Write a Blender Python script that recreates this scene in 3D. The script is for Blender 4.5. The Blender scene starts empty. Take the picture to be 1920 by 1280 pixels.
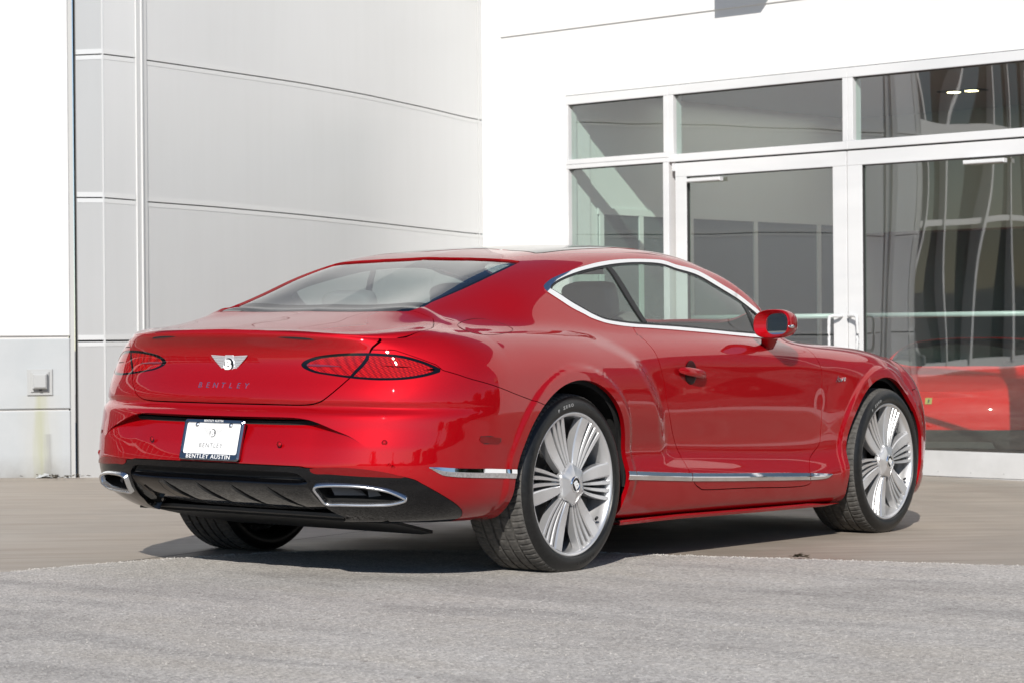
import bpy, math, random
import numpy as np
from mathutils import Matrix, Vector
# ================================================================ camera, sky, sun, exposure
SC = bpy.context.scene
CAM_LOC = (-7.8711, -6.2462, 0.9030)
CAM_YAW, CAM_PITCH, CAM_ROLL = 0.618744, 0.003727, 0.009999
def cam_axes(yaw, pitch, roll):
    d = np.array([math.cos(pitch)*math.cos(yaw), math.cos(pitch)*math.sin(yaw), math.sin(pitch)])
    r = np.array([math.sin(yaw), -math.cos(yaw), 0.0]); u = np.cross(r, d)
    return (d, math.cos(roll)*r+math.sin(roll)*u, -math.sin(roll)*r+math.cos(roll)*u)
def basis(yaw, pitch, roll):
    d, r, u = cam_axes(yaw, pitch, roll)
    return Matrix((r, u, -d)).transposed()          # columns: right, up, back
cam = bpy.data.cameras.new("camera"); cam_ob = bpy.data.objects.new("camera", cam)
SC.collection.objects.link(cam_ob)
cam_ob.matrix_world = Matrix.Translation(CAM_LOC) @ basis(CAM_YAW, CAM_PITCH, CAM_ROLL).to_4x4()
cam.sensor_width = 36.0; cam.lens = 81.86; cam.clip_start = .1; cam.clip_end = 2000
cam.dof.use_dof = True; cam.dof.focus_distance = 9.4; cam.dof.aperture_fstop = 8.0
SC.camera = cam_ob
SUN_AZ, SUN_EL = math.radians(27.5), math.radians(31.5)          # the light travels towards +x, a little +y
wd = bpy.data.worlds.new("World"); SC.world = wd; wd.use_nodes = True
nt = wd.node_tree; bg = nt.nodes["Background"]
sky = nt.nodes.new("ShaderNodeTexSky"); sky.sky_type = 'NISHITA'; sky.sun_disc = False
sky.sun_elevation = SUN_EL
sky.sun_rotation = math.radians(90) - (SUN_AZ + math.pi)        # Nishita: rotation 0 looks along +Y, clockwise
sky.air_density = .8; sky.dust_density = .12; sky.ozone_density = 2.0
nt.links.new(sky.outputs[0], bg.inputs[0]); bg.inputs[1].default_value = .088
sun = bpy.data.lights.new("sun", 'SUN'); sun.energy = 4.4; sun.angle = math.radians(.53); sun.color = (1, .955, .89)
sun_ob = bpy.data.objects.new("sun", sun); SC.collection.objects.link(sun_ob)
ldir = Vector((math.cos(SUN_EL)*math.cos(SUN_AZ), math.cos(SUN_EL)*math.sin(SUN_AZ), -math.sin(SUN_EL)))
sun_ob.rotation_euler = ldir.to_track_quat('-Z', 'Y').to_euler(); sun_ob.location = (-20, -14, 18)
vs = SC.view_settings; vs.view_transform = 'Standard'; vs.look = 'None'; vs.gamma = 1; vs.use_curve_mapping = False
vs.exposure = 0.28
SC.cycles.max_bounces = 8; SC.cycles.transparent_max_bounces = 12; SC.cycles.caustics_reflective = False; SC.cycles.caustics_refractive = False
SC.cycles.use_denoising = True
# ================================================================ materials
def new_mat(name):
    m = bpy.data.materials.new(name); m.use_nodes = True
    return m, m.node_tree, m.node_tree.nodes["Principled BSDF"]
def setp(b, **k):
    names = dict(base='Base Color', metal='Metallic', rough='Roughness', coat='Coat Weight', tint='Specular Tint', coatr='Coat Roughness', ior='IOR', spec='Specular IOR Level', trans='Transmission Weight', emit='Emission Color', emits='Emission Strength', alpha='Alpha', sheen='Sheen Weight')
    for a, v in k.items():
        b.inputs[names[a]].default_value = (*v, 1) if isinstance(v, tuple) else v
def simple(name, base, rough=.5, metal=0., **k):
    m, t, b = new_mat(name); setp(b, base=base, rough=rough, metal=metal, **k); return m
def node(t, typ, **props):
    n = t.nodes.new(typ)
    for a, v in props.items(): setattr(n, a, v)
    return n
def coord(t, kind='Object', scale=(1, 1, 1)):
    tc = node(t, "ShaderNodeTexCoord"); mp = node(t, "ShaderNodeMapping"); mp.inputs['Scale'].default_value = scale
    t.links.new(tc.outputs[kind], mp.inputs[0]); return mp.outputs[0]
def noise(t, vec, scale, detail=4, rough=.55, dist=0.):
    n = node(t, "ShaderNodeTexNoise"); n.inputs['Scale'].default_value = scale; n.inputs['Detail'].default_value = detail
    n.inputs['Roughness'].default_value = rough; n.inputs['Distortion'].default_value = dist
    if vec is not None: t.links.new(vec, n.inputs['Vector'])
    return n.outputs['Fac']
def ramp(t, fac, stops):
    r = node(t, "ShaderNodeValToRGB"); e = r.color_ramp.elements
    while len(e) < len(stops): e.new(.5)
    for k, (p, col) in enumerate(stops): e[k].position = p; e[k].color = (*col, 1) if not isinstance(col, float) else (col, col, col, 1)
    t.links.new(fac, r.inputs[0]); return r.outputs[0]
def mixc(t, a, b, f, mode='MIX'):
    n = node(t, "ShaderNodeMix", data_type='RGBA', blend_type=mode)
    for i, v in ((0, f), (6, a), (7, b)):
        if hasattr(v, 'is_output'): t.links.new(v, n.inputs[i])
        else: n.inputs[i].default_value = v if i == 0 else (*v, 1)
    return n.outputs[2]
def bump(t, h, strength, dist, b, extra=None):
    n = node(t, "ShaderNodeBump"); n.inputs['Strength'].default_value = strength; n.inputs['Distance'].default_value = dist
    t.links.new(h, n.inputs['Height'])
    if extra is not None: t.links.new(extra, n.inputs['Normal'])
    t.links.new(n.outputs[0], b.inputs['Normal']); return n.outputs[0]
def math_(t, op, a, b=None):
    n = node(t, "ShaderNodeMath", operation=op)
    for i, v in enumerate((a, b)):
        if v is None: continue
        if hasattr(v, 'is_output'): t.links.new(v, n.inputs[i])
        else: n.inputs[i].default_value = v
    return n.outputs[0]
def make_glass(name, tint, refl_bump=0., ior=1.5, gain=1.0):
    """thin pane: clear tinted see-through plus a Fresnel mirror"""
    m = bpy.data.materials.new(name); m.use_nodes = True; t = m.node_tree; t.nodes.clear()
    out = node(t, "ShaderNodeOutputMaterial"); tr = node(t, "ShaderNodeBsdfTransparent"); tr.inputs[0].default_value = (*tint, 1)
    gl = node(t, "ShaderNodeBsdfGlossy"); gl.inputs['Roughness'].default_value = .0; gl.inputs['Color'].default_value = (1, 1, 1, 1)
    ge = node(t, "ShaderNodeNewGeometry"); dt = node(t, "ShaderNodeVectorMath", operation='DOT_PRODUCT'); t.links.new(ge.outputs['Incoming'], dt.inputs[0]); t.links.new(ge.outputs['Normal'], dt.inputs[1]); mx = node(t, "ShaderNodeMixShader")
    f0 = 2*((ior-1)/(ior+1))**2/(1+((ior-1)/(ior+1))**2)          # both faces of the pane
    q = math_(t, 'POWER', math_(t, 'SUBTRACT', 1.0, math_(t, 'ABSOLUTE', dt.outputs['Value'])), 5.0)
    f = math_(t, 'MINIMUM', math_(t, 'MULTIPLY', math_(t, 'ADD', f0, math_(t, 'MULTIPLY', q, 1-f0)), gain), 1.0)
    t.links.new(f, mx.inputs[0]); t.links.new(tr.outputs[0], mx.inputs[1]); t.links.new(gl.outputs[0], mx.inputs[2]); t.links.new(mx.outputs[0], out.inputs[0])
    if refl_bump:
        v = coord(t, 'Object', (1, 1, .45)); h = noise(t, v, .9, 1.0, .4)
        bn = node(t, "ShaderNodeBump"); bn.inputs['Strength'].default_value = refl_bump; bn.inputs['Distance'].default_value = .05
        t.links.new(h, bn.inputs['Height']); t.links.new(bn.outputs[0], gl.inputs['Normal'])
    return m
M = {}
m, t, b = new_mat("red_paint"); setp(b, base=(.375, .0022, .0060), tint=(.34, .009, .016), metal=.42, rough=.55, coat=1., coatr=.008, ior=1.5, spec=.12)
v = coord(t); fl = noise(t, v, 1400, 2, .6); bump(t, fl, .03, .001, b); M['paint'] = m
M['black_gloss'] = simple("black_gloss", (.002, .002, .0025), .3, coat=1., coatr=.01, spec=0.)
M['black'] = simple("black_plastic", (.012, .012, .012), .55)
M['dark'] = simple("dark_underside", (.006, .006, .006), .9)
m, t, b = new_mat("chrome"); setp(b, base=(.82, .83, .85), metal=1., rough=.04); M['chrome'] = m
M['satin'] = simple("satin_chrome", (.70, .71, .73), .22, 1.)
m, t, b = new_mat("wheel_silver"); setp(b, base=(.66, .66, .665), metal=.70, rough=.32, coat=.5, coatr=.06); M['alloy'] = m
M['barrel'] = simple("barrel_silver", (.45, .45, .46), .35, .9)
m, t, b = new_mat("tyre_rubber"); setp(b, base=(.018, .018, .018), rough=.36, spec=.4)
v = coord(t); n1 = noise(t, v, 60, 4); cc = ramp(t, n1, [(.3, (.006, .006, .006)), (.75, (.014, .014, .0135))]); t.links.new(cc, b.inputs['Base Color']); bump(t, noise(t, v, 400, 2), .25, .001, b); M['tyre'] = m
m, t, b = new_mat("tyre_tread"); setp(b, base=(.05, .048, .045), rough=.85); M['tread'] = m
v = coord(t); n1 = noise(t, v, 45, 5); cc = ramp(t, n1, [(.3, (.040, .038, .035)), (.75, (.105, .099, .090))]); t.links.new(cc, b.inputs['Base Color'])
M['letter_white'] = simple("tyre_letters", (.30, .30, .295), .6)
m, t, b = new_mat("red_lens"); setp(b, base=(.62, .006, .010), rough=.5, coat=1., coatr=.01, ior=1.55, spec=0.)
v = coord(t, 'Object', (1, 1, 1.5)); v.node.inputs['Rotation'].default_value = (math.radians(45), 0, 0); vo = node(t, "ShaderNodeTexVoronoi", feature='F1'); vo.inputs['Scale'].default_value = 100; vo.inputs['Randomness'].default_value = .12; t.links.new(v, vo.inputs['Vector'])
cc = ramp(t, vo.outputs['Distance'], [(.0, (.62, .010, .008)), (.35, (.42, .004, .004)), (.60, (.22, .0015, .002)), (.80, (.12, .001, .0012))]); t.links.new(cc, b.inputs['Base Color']); bump(t, vo.outputs['Distance'], .10, .004, b); M['lens'] = m
M['lens_plain'] = simple("red_reflector", (.15, .001, .002), .4, coat=1., coatr=.02, spec=0.); M['bar'] = simple('lamp_bar', (.16, .012, .03), .3, coat=1., coatr=.02)
M['glass'] = make_glass("car_glass", (.74, .82, .78), .0, 1.5, 1.0)
M['rear_glass'] = make_glass("rear_glass", (.40, .45, .44), .0, 1.5, 1.3)
M['mirror'] = simple("mirror_glass", (.75, .8, .8), .01, 1.)
M['leather'] = simple("grey_leather", (.15, .147, .14), .55); M['cream'] = simple('cream_leather', (.66, .65, .62), .5)
M['leather_dark'] = simple("dark_leather", (.03, .03, .032), .6)
M['white_print'] = simple("white_print", (.80, .80, .79), .35)
M['grey_print'] = simple("grey_print", (.13, .13, .135), .5)
M['black_print'] = simple("black_print", (.01, .01, .01), .4)
M['disc'] = simple("brake_disc", (.16, .155, .15), .42, .8)
# ================================================================ object helpers
def link(o): SC.collection.objects.link(o); return o
def thing(name, label, cat, loc=(0, 0, 0), mat=None, group=None):
    o = bpy.data.objects.new(name, None); link(o); o.empty_display_size = .2
    if mat is not None: o.matrix_world = mat
    else: o.location = loc
    o['label'] = label; o['category'] = cat
    if group: o['group'] = group
    return o
def mesh_obj(name, V, T, mat, parent=None, normals=None, smooth=False, label=None, kind=None):
    me = bpy.data.meshes.new(name)
    V = np.asarray(V, np.float32)
    if isinstance(T, np.ndarray) and T.ndim == 2:
        k = T.shape[1]
        me.vertices.add(len(V)); me.vertices.foreach_set('co', V.ravel())
        me.loops.add(T.size); me.loops.foreach_set('vertex_index', T.ravel().astype(np.int32))
        me.polygons.add(len(T)); me.polygons.foreach_set('loop_start', np.arange(0, T.size, k, dtype=np.int32)); me.polygons.foreach_set('loop_total', np.full(len(T), k, np.int32))
        me.update(calc_edges=True)
    else:
        me.from_pydata([tuple(map(float, q)) for q in V], [], [tuple(map(int, q)) for q in T]); me.update()
    if normals is not None:
        me.polygons.foreach_set('use_smooth', np.ones(len(me.polygons), bool))
        me.normals_split_custom_set_from_vertices(np.asarray(normals, np.float32))
    elif smooth: me.polygons.foreach_set('use_smooth', np.ones(len(me.polygons), bool))
    o = bpy.data.objects.new(name, me); link(o)
    mats = mat if isinstance(mat, (list, tuple)) else [mat]
    for q in mats: me.materials.append(q)
    if parent is not None: o.parent = parent
    if label: o['label'] = label
    if kind: o['kind'] = kind
    return o
def part(name, p, mat, parent, **k):
    return mesh_obj(name, p.V, p.T, mat, parent, normals=p.N, **k)
class MB:
    """collects simple solids into one mesh"""
    def __init__(s): s.V = []; s.F = []; s.mi = []
    def add(s, V, F, mi=0):
        o = len(s.V); s.V += [tuple(map(float, q)) for q in V]; s.F += [tuple(int(i)+o for i in f) for f in F]; s.mi += [mi]*len(F)
    def box(s, lo, hi, mi=0):
        x0, y0, z0 = lo; x1, y1, z1 = hi
        s.add([(x0,y0,z0),(x1,y0,z0),(x1,y1,z0),(x0,y1,z0),(x0,y0,z1),(x1,y0,z1),(x1,y1,z1),(x0,y1,z1)], [(0,3,2,1),(4,5,6,7),(0,1,5,4),(1,2,6,5),(2,3,7,6),(3,0,4,7)], mi)
    def prism(s, poly, h0, h1, frame, mi=0, bev=0.):
        """polygon (a,b) extruded from h0 to h1 in frame (origin, A, B, H)"""
        O, A, B, H = [np.asarray(q, float) for q in frame]; poly = np.asarray(poly, float); n = len(poly)
        P0 = [O+A*a+B*b_+H*h0 for a, b_ in poly]
        if bev:
            c = poly.mean(0); inner = []
            for i in range(n):
                e1 = poly[i]-poly[i-1]; e2 = poly[(i+1) % n]-poly[i]
                n1 = np.array([-e1[1], e1[0]])/(np.linalg.norm(e1)+1e-9); n2 = np.array([-e2[1], e2[0]])/(np.linalg.norm(e2)+1e-9)
                q = n1+n2; q = q/(1+n1@n2+1e-3); area = np.sum(poly[:, 0]*np.roll(poly[:, 1], -1)-np.roll(poly[:, 0], -1)*poly[:, 1])
                inner.append(poly[i]+q*bev*np.sign(area))
            P1 = [O+A*a+B*b_+H*(h1-bev) for a, b_ in poly]; P2 = [O+A*a+B*b_+H*h1 for a, b_ in inner]
            V = P0+P1+P2
            F = [tuple(range(n))[::-1], tuple(range(2*n, 3*n))]+[(i, (i+1) % n, n+(i+1) % n, n+i) for i in range(n)]+[(n+i, n+(i+1) % n, 2*n+(i+1) % n, 2*n+i) for i in range(n)]
        else:
            P1 = [O+A*a+B*b_+H*h1 for a, b_ in poly]; V = P0+P1
            F = [tuple(range(n))[::-1], tuple(range(n, 2*n))]+[(i, (i+1) % n, n+(i+1) % n, n+i) for i in range(n)]
        s.add(V, F, mi)
    def tube(s, path, r, seg=8, closed=False, mi=0, flat=1.0, up=(0, 0, 1)):
        P = np.asarray(path, float); n = len(P); rr = np.broadcast_to(np.asarray(r, float), (n,))
        T = np.gradient(P, axis=0) if not closed else np.roll(P, -1, 0)-np.roll(P, 1, 0)
        T /= np.linalg.norm(T, axis=1)[:, None]+1e-12
        V = []
        for i in range(n):
            u = np.asarray(up, float); a = np.cross(T[i], u)
            if np.linalg.norm(a) < 1e-3: a = np.cross(T[i], (1, 0, 0))
            a /= np.linalg.norm(a); b_ = np.cross(a, T[i])
            for k in range(seg):
                q = 2*math.pi*k/seg; V.append(P[i]+rr[i]*(a*math.cos(q)*flat+b_*math.sin(q)))
        F = [((i*seg+k), (i*seg+(k+1) % seg), (((i+1) % n)*seg+(k+1) % seg), (((i+1) % n)*seg+k)) for i in range(n if closed else n-1) for k in range(seg)]
        if not closed: F += [tuple(range(seg))[::-1], tuple((n-1)*seg+k for k in range(seg))]
        s.add(V, F, mi)
    def lathe(s, prof, frame, seg=48, mi=0, a0=0., a1=2*math.pi, jit=None):
        """profile (r,h) turned round H"""
        O, A, B, H = [np.asarray(q, float) for q in frame]; full = abs(a1-a0-2*math.pi) < 1e-6; n = seg if full else seg+1
        V = []; m_ = len(prof)
        for i in range(n):
            q = a0+(a1-a0)*i/seg; e = A*math.cos(q)+B*math.sin(q)
            for r, h in prof: V.append(O+e*r+H*h)
        F = [(i*m_+k, ((i+1) % n)*m_+k, ((i+1) % n)*m_+k+1, i*m_+k+1) for i in range(seg) for k in range(m_-1)]
        s.add(V, F, mi)
    def build(s, name, mat, parent=None, smooth=False, auto=None, **k):
        o = mesh_obj(name, s.V, s.F, mat, parent, smooth=smooth, **k)
        if len(set(s.mi)) > 1: o.data.polygons.foreach_set('material_index', np.array(s.mi, np.int32))
        if auto is not None: o.data.set_sharp_from_angle(angle=math.radians(auto)) if smooth else None
        return o
def text_mesh(body, size, extrude=.0, shear=0., spacing=1., align='CENTER', offset=0.):
    cu = bpy.data.curves.new("lettering", 'FONT'); cu.body = body; cu.size = size; cu.extrude = extrude; cu.shear = shear; cu.space_character = spacing
    cu.align_x = align; cu.align_y = 'CENTER'; cu.offset = offset; cu.resolution_u = 3
    o = bpy.data.objects.new("lettering", cu); link(o)
    me = bpy.data.meshes.new_from_object(o.evaluated_get(bpy.context.evaluated_depsgraph_get()))
    bpy.data.objects.remove(o); bpy.data.curves.remove(cu)
    V = np.array([v.co[:] for v in me.vertices]); F = [tuple(p.vertices) for p in me.polygons]; bpy.data.meshes.remove(me)
    return V, F

# ---------------------------------------------------------------- numeric helpers
def pchip(xk, yk, x):
    xk = np.asarray(xk, float); yk = np.asarray(yk, float); x = np.asarray(x, float)
    h = np.diff(xk); d = np.diff(yk)/h
    m = np.zeros_like(yk)
    for i in range(1, len(xk)-1):
        if d[i-1]*d[i] > 0:
            w1 = 2*h[i]+h[i-1]; w2 = h[i]+2*h[i-1]
            m[i] = (w1+w2)/(w1/d[i-1]+w2/d[i])
    m[0] = d[0]; m[-1] = d[-1]
    k = np.clip(np.searchsorted(xk, x)-1, 0, len(xk)-2)
    t = (x-xk[k])/h[k]; tt = np.clip(t, -.5, 1.5)
    t = tt
    return ((2*t**3-3*t**2+1)*yk[k]+(t**3-2*t**2+t)*h[k]*m[k]+(-2*t**3+3*t**2)*yk[k+1]+(t**3-t**2)*h[k]*m[k+1])
def gsmooth(a, sig, axis=0):
    if sig <= 0: return a
    r = int(3*sig)+1; k = np.exp(-.5*(np.arange(-r, r+1)/sig)**2); k /= k.sum()
    a = np.moveaxis(a, axis, 0)
    n = len(a)
    lo = 2*a[:1]-a[1:r+1][::-1]; hi = 2*a[-1:]-a[-r-1:-1][::-1]
    p = np.concatenate([lo, a, hi], 0); o = np.zeros_like(a)
    for i, w in enumerate(k): o += w*p[i:i+n]
    return np.moveaxis(o, 0, axis)
def natspline(xk, Y, x):
    """natural cubic spline through Y[k,...] at xk, evaluated at x"""
    xk = np.asarray(xk, float); n = len(xk); h = np.diff(xk)
    A = np.zeros((n, n)); A[0, 0] = A[-1, -1] = 1
    R = np.zeros_like(Y)
    for i in range(1, n-1):
        A[i, i-1] = h[i-1]; A[i, i] = 2*(h[i-1]+h[i]); A[i, i+1] = h[i]
        R[i] = 6*((Y[i+1]-Y[i])/h[i]-(Y[i]-Y[i-1])/h[i-1])
    M = np.linalg.solve(A, R.reshape(n, -1)).reshape(R.shape)
    k = np.clip(np.searchsorted(xk, x)-1, 0, n-2)
    sh = (-1,)+(1,)*(Y.ndim-1)
    a = ((xk[k+1]-x)/h[k]).reshape(sh); b = ((x-xk[k])/h[k]).reshape(sh); hh = h[k].reshape(sh)
    return a*Y[k]+b*Y[k+1]+((a**3-a)*M[k]+(b**3-b)*M[k+1])*hh**2/6
def sstep(a, b, x):
    t = np.clip((x-a)/(b-a), 0, 1); return t*t*(3-2*t)
def smooth_poly(P, closed=True, n=8):
    """Catmull-Rom refinement of a polyline; a point given twice is a corner"""
    P = np.asarray(P, float); N = len(P); out = []
    rng = range(N) if closed else range(N-1)
    for i in rng:
        p1, p2 = P[i], P[(i+1) % N]
        if np.allclose(p1, p2): continue
        p0 = P[i-1] if (closed or i > 0) else p1
        p3 = P[(i+2) % N] if (closed or i+2 < N) else p2
        t = np.linspace(0, 1, n, endpoint=False)[:, None]
        out.append(.5*((2*p1)+(-p0+p2)*t+(2*p0-5*p1+4*p2-p3)*t**2+(-p0+3*p1-3*p2+p3)*t**3))
    if not closed: out.append(P[-1:])
    return np.concatenate(out, 0)
def sdf(Q, P, closed=True):
    """signed distance (negative inside) of points Q to polygon P; unsigned for open lines"""
    Q = np.asarray(Q, float); P = np.asarray(P, float)
    A = P if closed else P[:-1]; B = np.roll(P, -1, 0) if closed else P[1:]
    D = np.full(len(Q), 1e9); ins = np.zeros(len(Q), bool)
    for a, b in zip(A, B):
        e = b-a; w = Q-a; L = e@e
        t = np.clip((w@e)/max(L, 1e-12), 0, 1)
        d = w-t[:, None]*e; np.minimum(D, (d*d).sum(1), out=D)
        if closed:
            c = ((a[1] > Q[:, 1]) != (b[1] > Q[:, 1]))
            if c.any():
                xx = a[0]+(Q[:, 1]-a[1])*e[0]/(e[1] if e[1] else 1e-12)
                ins ^= c & (Q[:, 0] < xx)
    D = np.sqrt(D)
    return np.where(ins, -D, D) if closed else D
# ---------------------------------------------------------------- triangle patches that can be cut along curves
class Patch:
    def __init__(s, V, N, C, T): s.V, s.N, s.C, s.T = V, N, C, T
    def copy(s): return Patch(s.V.copy(), s.N.copy(), s.C.copy(), s.T.copy())
    def clean(s):
        u = np.zeros(len(s.V), bool); u[s.T.ravel()] = True
        m = np.cumsum(u)-1
        return Patch(s.V[u], s.N[u], s.C[u], m[s.T])
    def mirror(s):
        f = np.array([1, -1, 1.]); return Patch(s.V*f, s.N*f, s.C, s.T[:, ::-1])
def keep(p, f):
    """the part of the patch where f < 0"""
    if len(p.T) == 0: return p
    f = np.where(np.abs(f) < 1e-7, -1e-7, f)
    ins = f < 0; k = ins[p.T].sum(1)
    full = p.T[k == 3]; mix = p.T[(k > 0) & (k < 3)]
    if len(mix) == 0: return Patch(p.V, p.N, p.C, full).clean()
    im = ins[mix]; one = im.sum(1) == 1
    # rotate so the odd vertex comes first
    odd = np.where(one, im.argmax(1), (~im).argmax(1))
    r = np.arange(len(mix)); a = mix[r, odd]; b = mix[r, (odd+1) % 3]; c = mix[r, (odd+2) % 3]
    def ek(i, j): return np.where(i < j, i, j)*len(p.V)+np.where(i < j, j, i)
    keys = np.concatenate([ek(a, b), ek(a, c)])
    uk, inv = np.unique(keys, return_inverse=True)
    i = uk//len(p.V); j = uk % len(p.V); t = (f[i]/(f[i]-f[j]))[:, None]
    V = p.V[i]+(p.V[j]-p.V[i])*t; N = p.N[i]+(p.N[j]-p.N[i])*t; C = p.C[i]+(p.C[j]-p.C[i])*t
    N /= np.linalg.norm(N, axis=1)[:, None]+1e-12
    base = len(p.V); m = len(mix); ab = base+inv[:m]; ac = base+inv[m:]
    t1 = np.stack([a, ab, ac], 1)[one]
    o = ~one
    t2 = np.stack([ab, b, c], 1)[o]; t3 = np.stack([ab, c, ac], 1)[o]
    return Patch(np.concatenate([p.V, V]), np.concatenate([p.N, N]), np.concatenate([p.C, C]), np.concatenate([full, t1, t2, t3])).clean()
def split(p, f, g=0.0):
    return keep(p, f+g), keep(p, -f+g)
def boundary(T):
    e = np.concatenate([T[:, [0, 1]], T[:, [1, 2]], T[:, [2, 0]]]); n = e.max()+1
    k = np.sort(e, 1); k = k[:, 0]*n+k[:, 1]
    u, ix, ct = np.unique(k, return_index=True, return_counts=True)
    return e[ix[ct == 1]]
def hem(p, d, f=None, dirn=None):
    """fold the open edge of a patch inward by d (where f(mid-point) is true)"""
    e = boundary(p.T)
    if f is not None and len(e):
        e = e[f(.5*(p.V[e[:, 0]]+p.V[e[:, 1]]))]
    if len(e) == 0: return p
    a, b = p.V[e[:, 0]], p.V[e[:, 1]]
    na, nb = (p.N[e[:, 0]], p.N[e[:, 1]]) if dirn is None else (np.tile(dirn, (len(e), 1)),)*2
    a2, b2 = a-na*d, b-nb*d
    fn = np.cross(b-a, a2-a); fn /= np.linalg.norm(fn, axis=1)[:, None]+1e-12
    fn = -fn
    V = np.concatenate([a, b, b2, a2]); N = np.concatenate([fn]*4); m = len(e); o = len(p.V)
    i = np.arange(m)+o
    T = np.concatenate([np.stack([i+m, i, i+3*m], 1), np.stack([i+m, i+3*m, i+2*m], 1)])
    C = np.concatenate([p.C[e[:, 0]], p.C[e[:, 1]], p.C[e[:, 1]], p.C[e[:, 0]]])
    return Patch(np.concatenate([p.V, V]), np.concatenate([p.N, N]), np.concatenate([p.C, C]), np.concatenate([p.T, T]))
def merge(*ps):
    ps = [p for p in ps if p is not None and len(p.T)]
    o = 0; V = []; N = []; C = []; T = []
    for p in ps:
        V.append(p.V); N.append(p.N); C.append(p.C); T.append(p.T+o); o += len(p.V)
    return Patch(*[np.concatenate(q) for q in (V, N, C, T)])
def largest(p):
    """only the biggest connected piece"""
    r = np.arange(len(p.V)); q = np.round(p.V, 6); _, inv = np.unique(q, axis=0, return_inverse=True); inv = inv.ravel()
    lab = np.arange(inv.max()+1); T = inv[p.T]
    while True:
        m = lab[T].min(1); new = lab.copy()
        for i in range(3): np.minimum.at(new, T[:, i], m)
        new = new[new]
        if (new == lab).all(): break
        lab = new
    k = lab[T[:, 0]]; u, c = np.unique(k, return_counts=True)
    return Patch(p.V, p.N, p.C, p.T[k == u[c.argmax()]]).clean()
def offset(p, d): return Patch(p.V+p.N*d, p.N, p.C, p.T)
def renormal(p):
    a, b, c = p.V[p.T[:, 0]], p.V[p.T[:, 1]], p.V[p.T[:, 2]]
    n = np.cross(b-a, c-a); N = np.zeros_like(p.V)
    for i in range(3): np.add.at(N, p.T[:, i], n)
    N /= np.linalg.norm(N, axis=1)[:, None]+1e-12
    return Patch(p.V, N, p.C, p.T)
def grid_patch(P, C):
    """P[i,j,3] grid -> patch with normals from differences; right-hand side (y<0) outward"""
    du = np.gradient(P, axis=0); dv = np.gradient(P, axis=1)
    N = np.cross(du, dv); L = np.linalg.norm(N, axis=2)
    bad = L < 1e-9; N[bad] = (0, 0, 1); L[bad] = 1
    N /= L[..., None]
    n, m = P.shape[:2]; I = np.arange(n*m).reshape(n, m)
    a, b, c, d = I[:-1, :-1].ravel(), I[1:, :-1].ravel(), I[1:, 1:].ravel(), I[:-1, 1:].ravel()
    T = np.concatenate([np.stack([a, b, c], 1), np.stack([a, c, d], 1)])
    return Patch(P.reshape(-1, 3), N.reshape(-1, 3), C.reshape(-1, 2), T)
# ---------------------------------------------------------------- the coupe's skin
XT, NEXP = -0.45, 2.8           # where the tail starts to wrap round, and how square its plan is
XF, FEXP, XNOSE = 3.15, 2.9, 3.70
XRK = [(.20,-.90),(.25,-.97),(.275,-1.015),(.30,-1.055),(.33,-1.088),(.37,-1.118),(.42,-1.135),(.46,-1.139),(.53,-1.133),(.60,-1.114),(.632,-1.108),(.648,-1.104),(.660,-1.093),(.668,-1.070),(.676,-1.056),(.684,-1.056),(.690,-1.071),(.72,-1.067),(.751,-1.057),(.80,-1.032),(.836,-1.0205),(.87,-1.018),(.90,-1.024),(.925,-1.040),(.942,-1.056),(.955,-1.060),(.975,-1.053),(1.0,-1.05)]
RAILS = [  # per rail: x, y, z knots
 [(-.45,.80,.235),(0,.80,.205),(.45,.80,.185),(2.2,.80,.165),(2.85,.80,.165),(3.3,.80,.165)],
 [(-.45,.885,.262),(0,.905,.23),(.45,.900,.206),(1.0,.908,.205),(2.2,.902,.188),(2.5,.905,.185),(2.85,.92,.18),(3.3,.90,.185)],
 [(-.45,.938,.32),(0,.944,.30),(.45,.930,.262),(1.4,.934,.250),(2.2,.930,.232),(2.85,.945,.25),(3.3,.925,.25)],
 [(-.88,.958,.426),(-.45,.956,.400),(0,.957,.383),(.39,.946,.363),(.94,.950,.337),(1.4,.951,.322),(2.02,.949,.301),(2.5,.951,.295),(3.3,.93,.32)],
 [(-.96,.958,.462),(-.45,.957,.438),(0,.959,.42),(.39,.945,.404),(.94,.947,.379),(1.4,.948,.357),(2.02,.945,.332),(2.5,.952,.345),(3.3,.93,.40)],
 [(-.45,.955,.51),(0,.958,.50),(.45,.922,.470),(.85,.9125,.450),(1.4,.911,.424),(2.0,.911,.406),(2.4,.925,.42),(2.85,.952,.45),(3.3,.93,.48)],
 [(-.45,.952,.63),(0,.957,.63),(.45,.934,.62),(.85,.9235,.62),(1.4,.923,.62),(2.0,.921,.62),(2.4,.936,.61),(2.85,.952,.60),(3.3,.92,.60)],
 [(-.45,.940,.78),(0,.950,.78),(.45,.932,.78),(.85,.919,.78),(1.4,.9205,.78),(2.0,.918,.78),(2.4,.926,.77),(2.85,.933,.76),(3.3,.88,.73)],
 [(-.45,.893,.905),(0,.915,.912),(.45,.898,.905),(.85,.906,.90),(1.4,.909,.895),(2.0,.906,.89),(2.4,.893,.88),(2.85,.888,.865),(3.3,.82,.815)],
 [(-.45,.795,.970),(-.2,.812,.979),(0,.822,.985),(.3,.826,.984),(.5,.828,.978),(.85,.842,.968),(1.4,.858,.958),(1.9,.850,.948),(2.3,.825,.938),(2.85,.795,.922),(3.3,.73,.868),(3.6,.68,.80)],
]
UP_X = [-1.06,-.95,-.85,-.70,-.45,-.20,0,.25,.45,.8,1.1,1.4,1.6,1.8,2.0,2.2,2.5,2.85,3.3,3.7]
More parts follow.
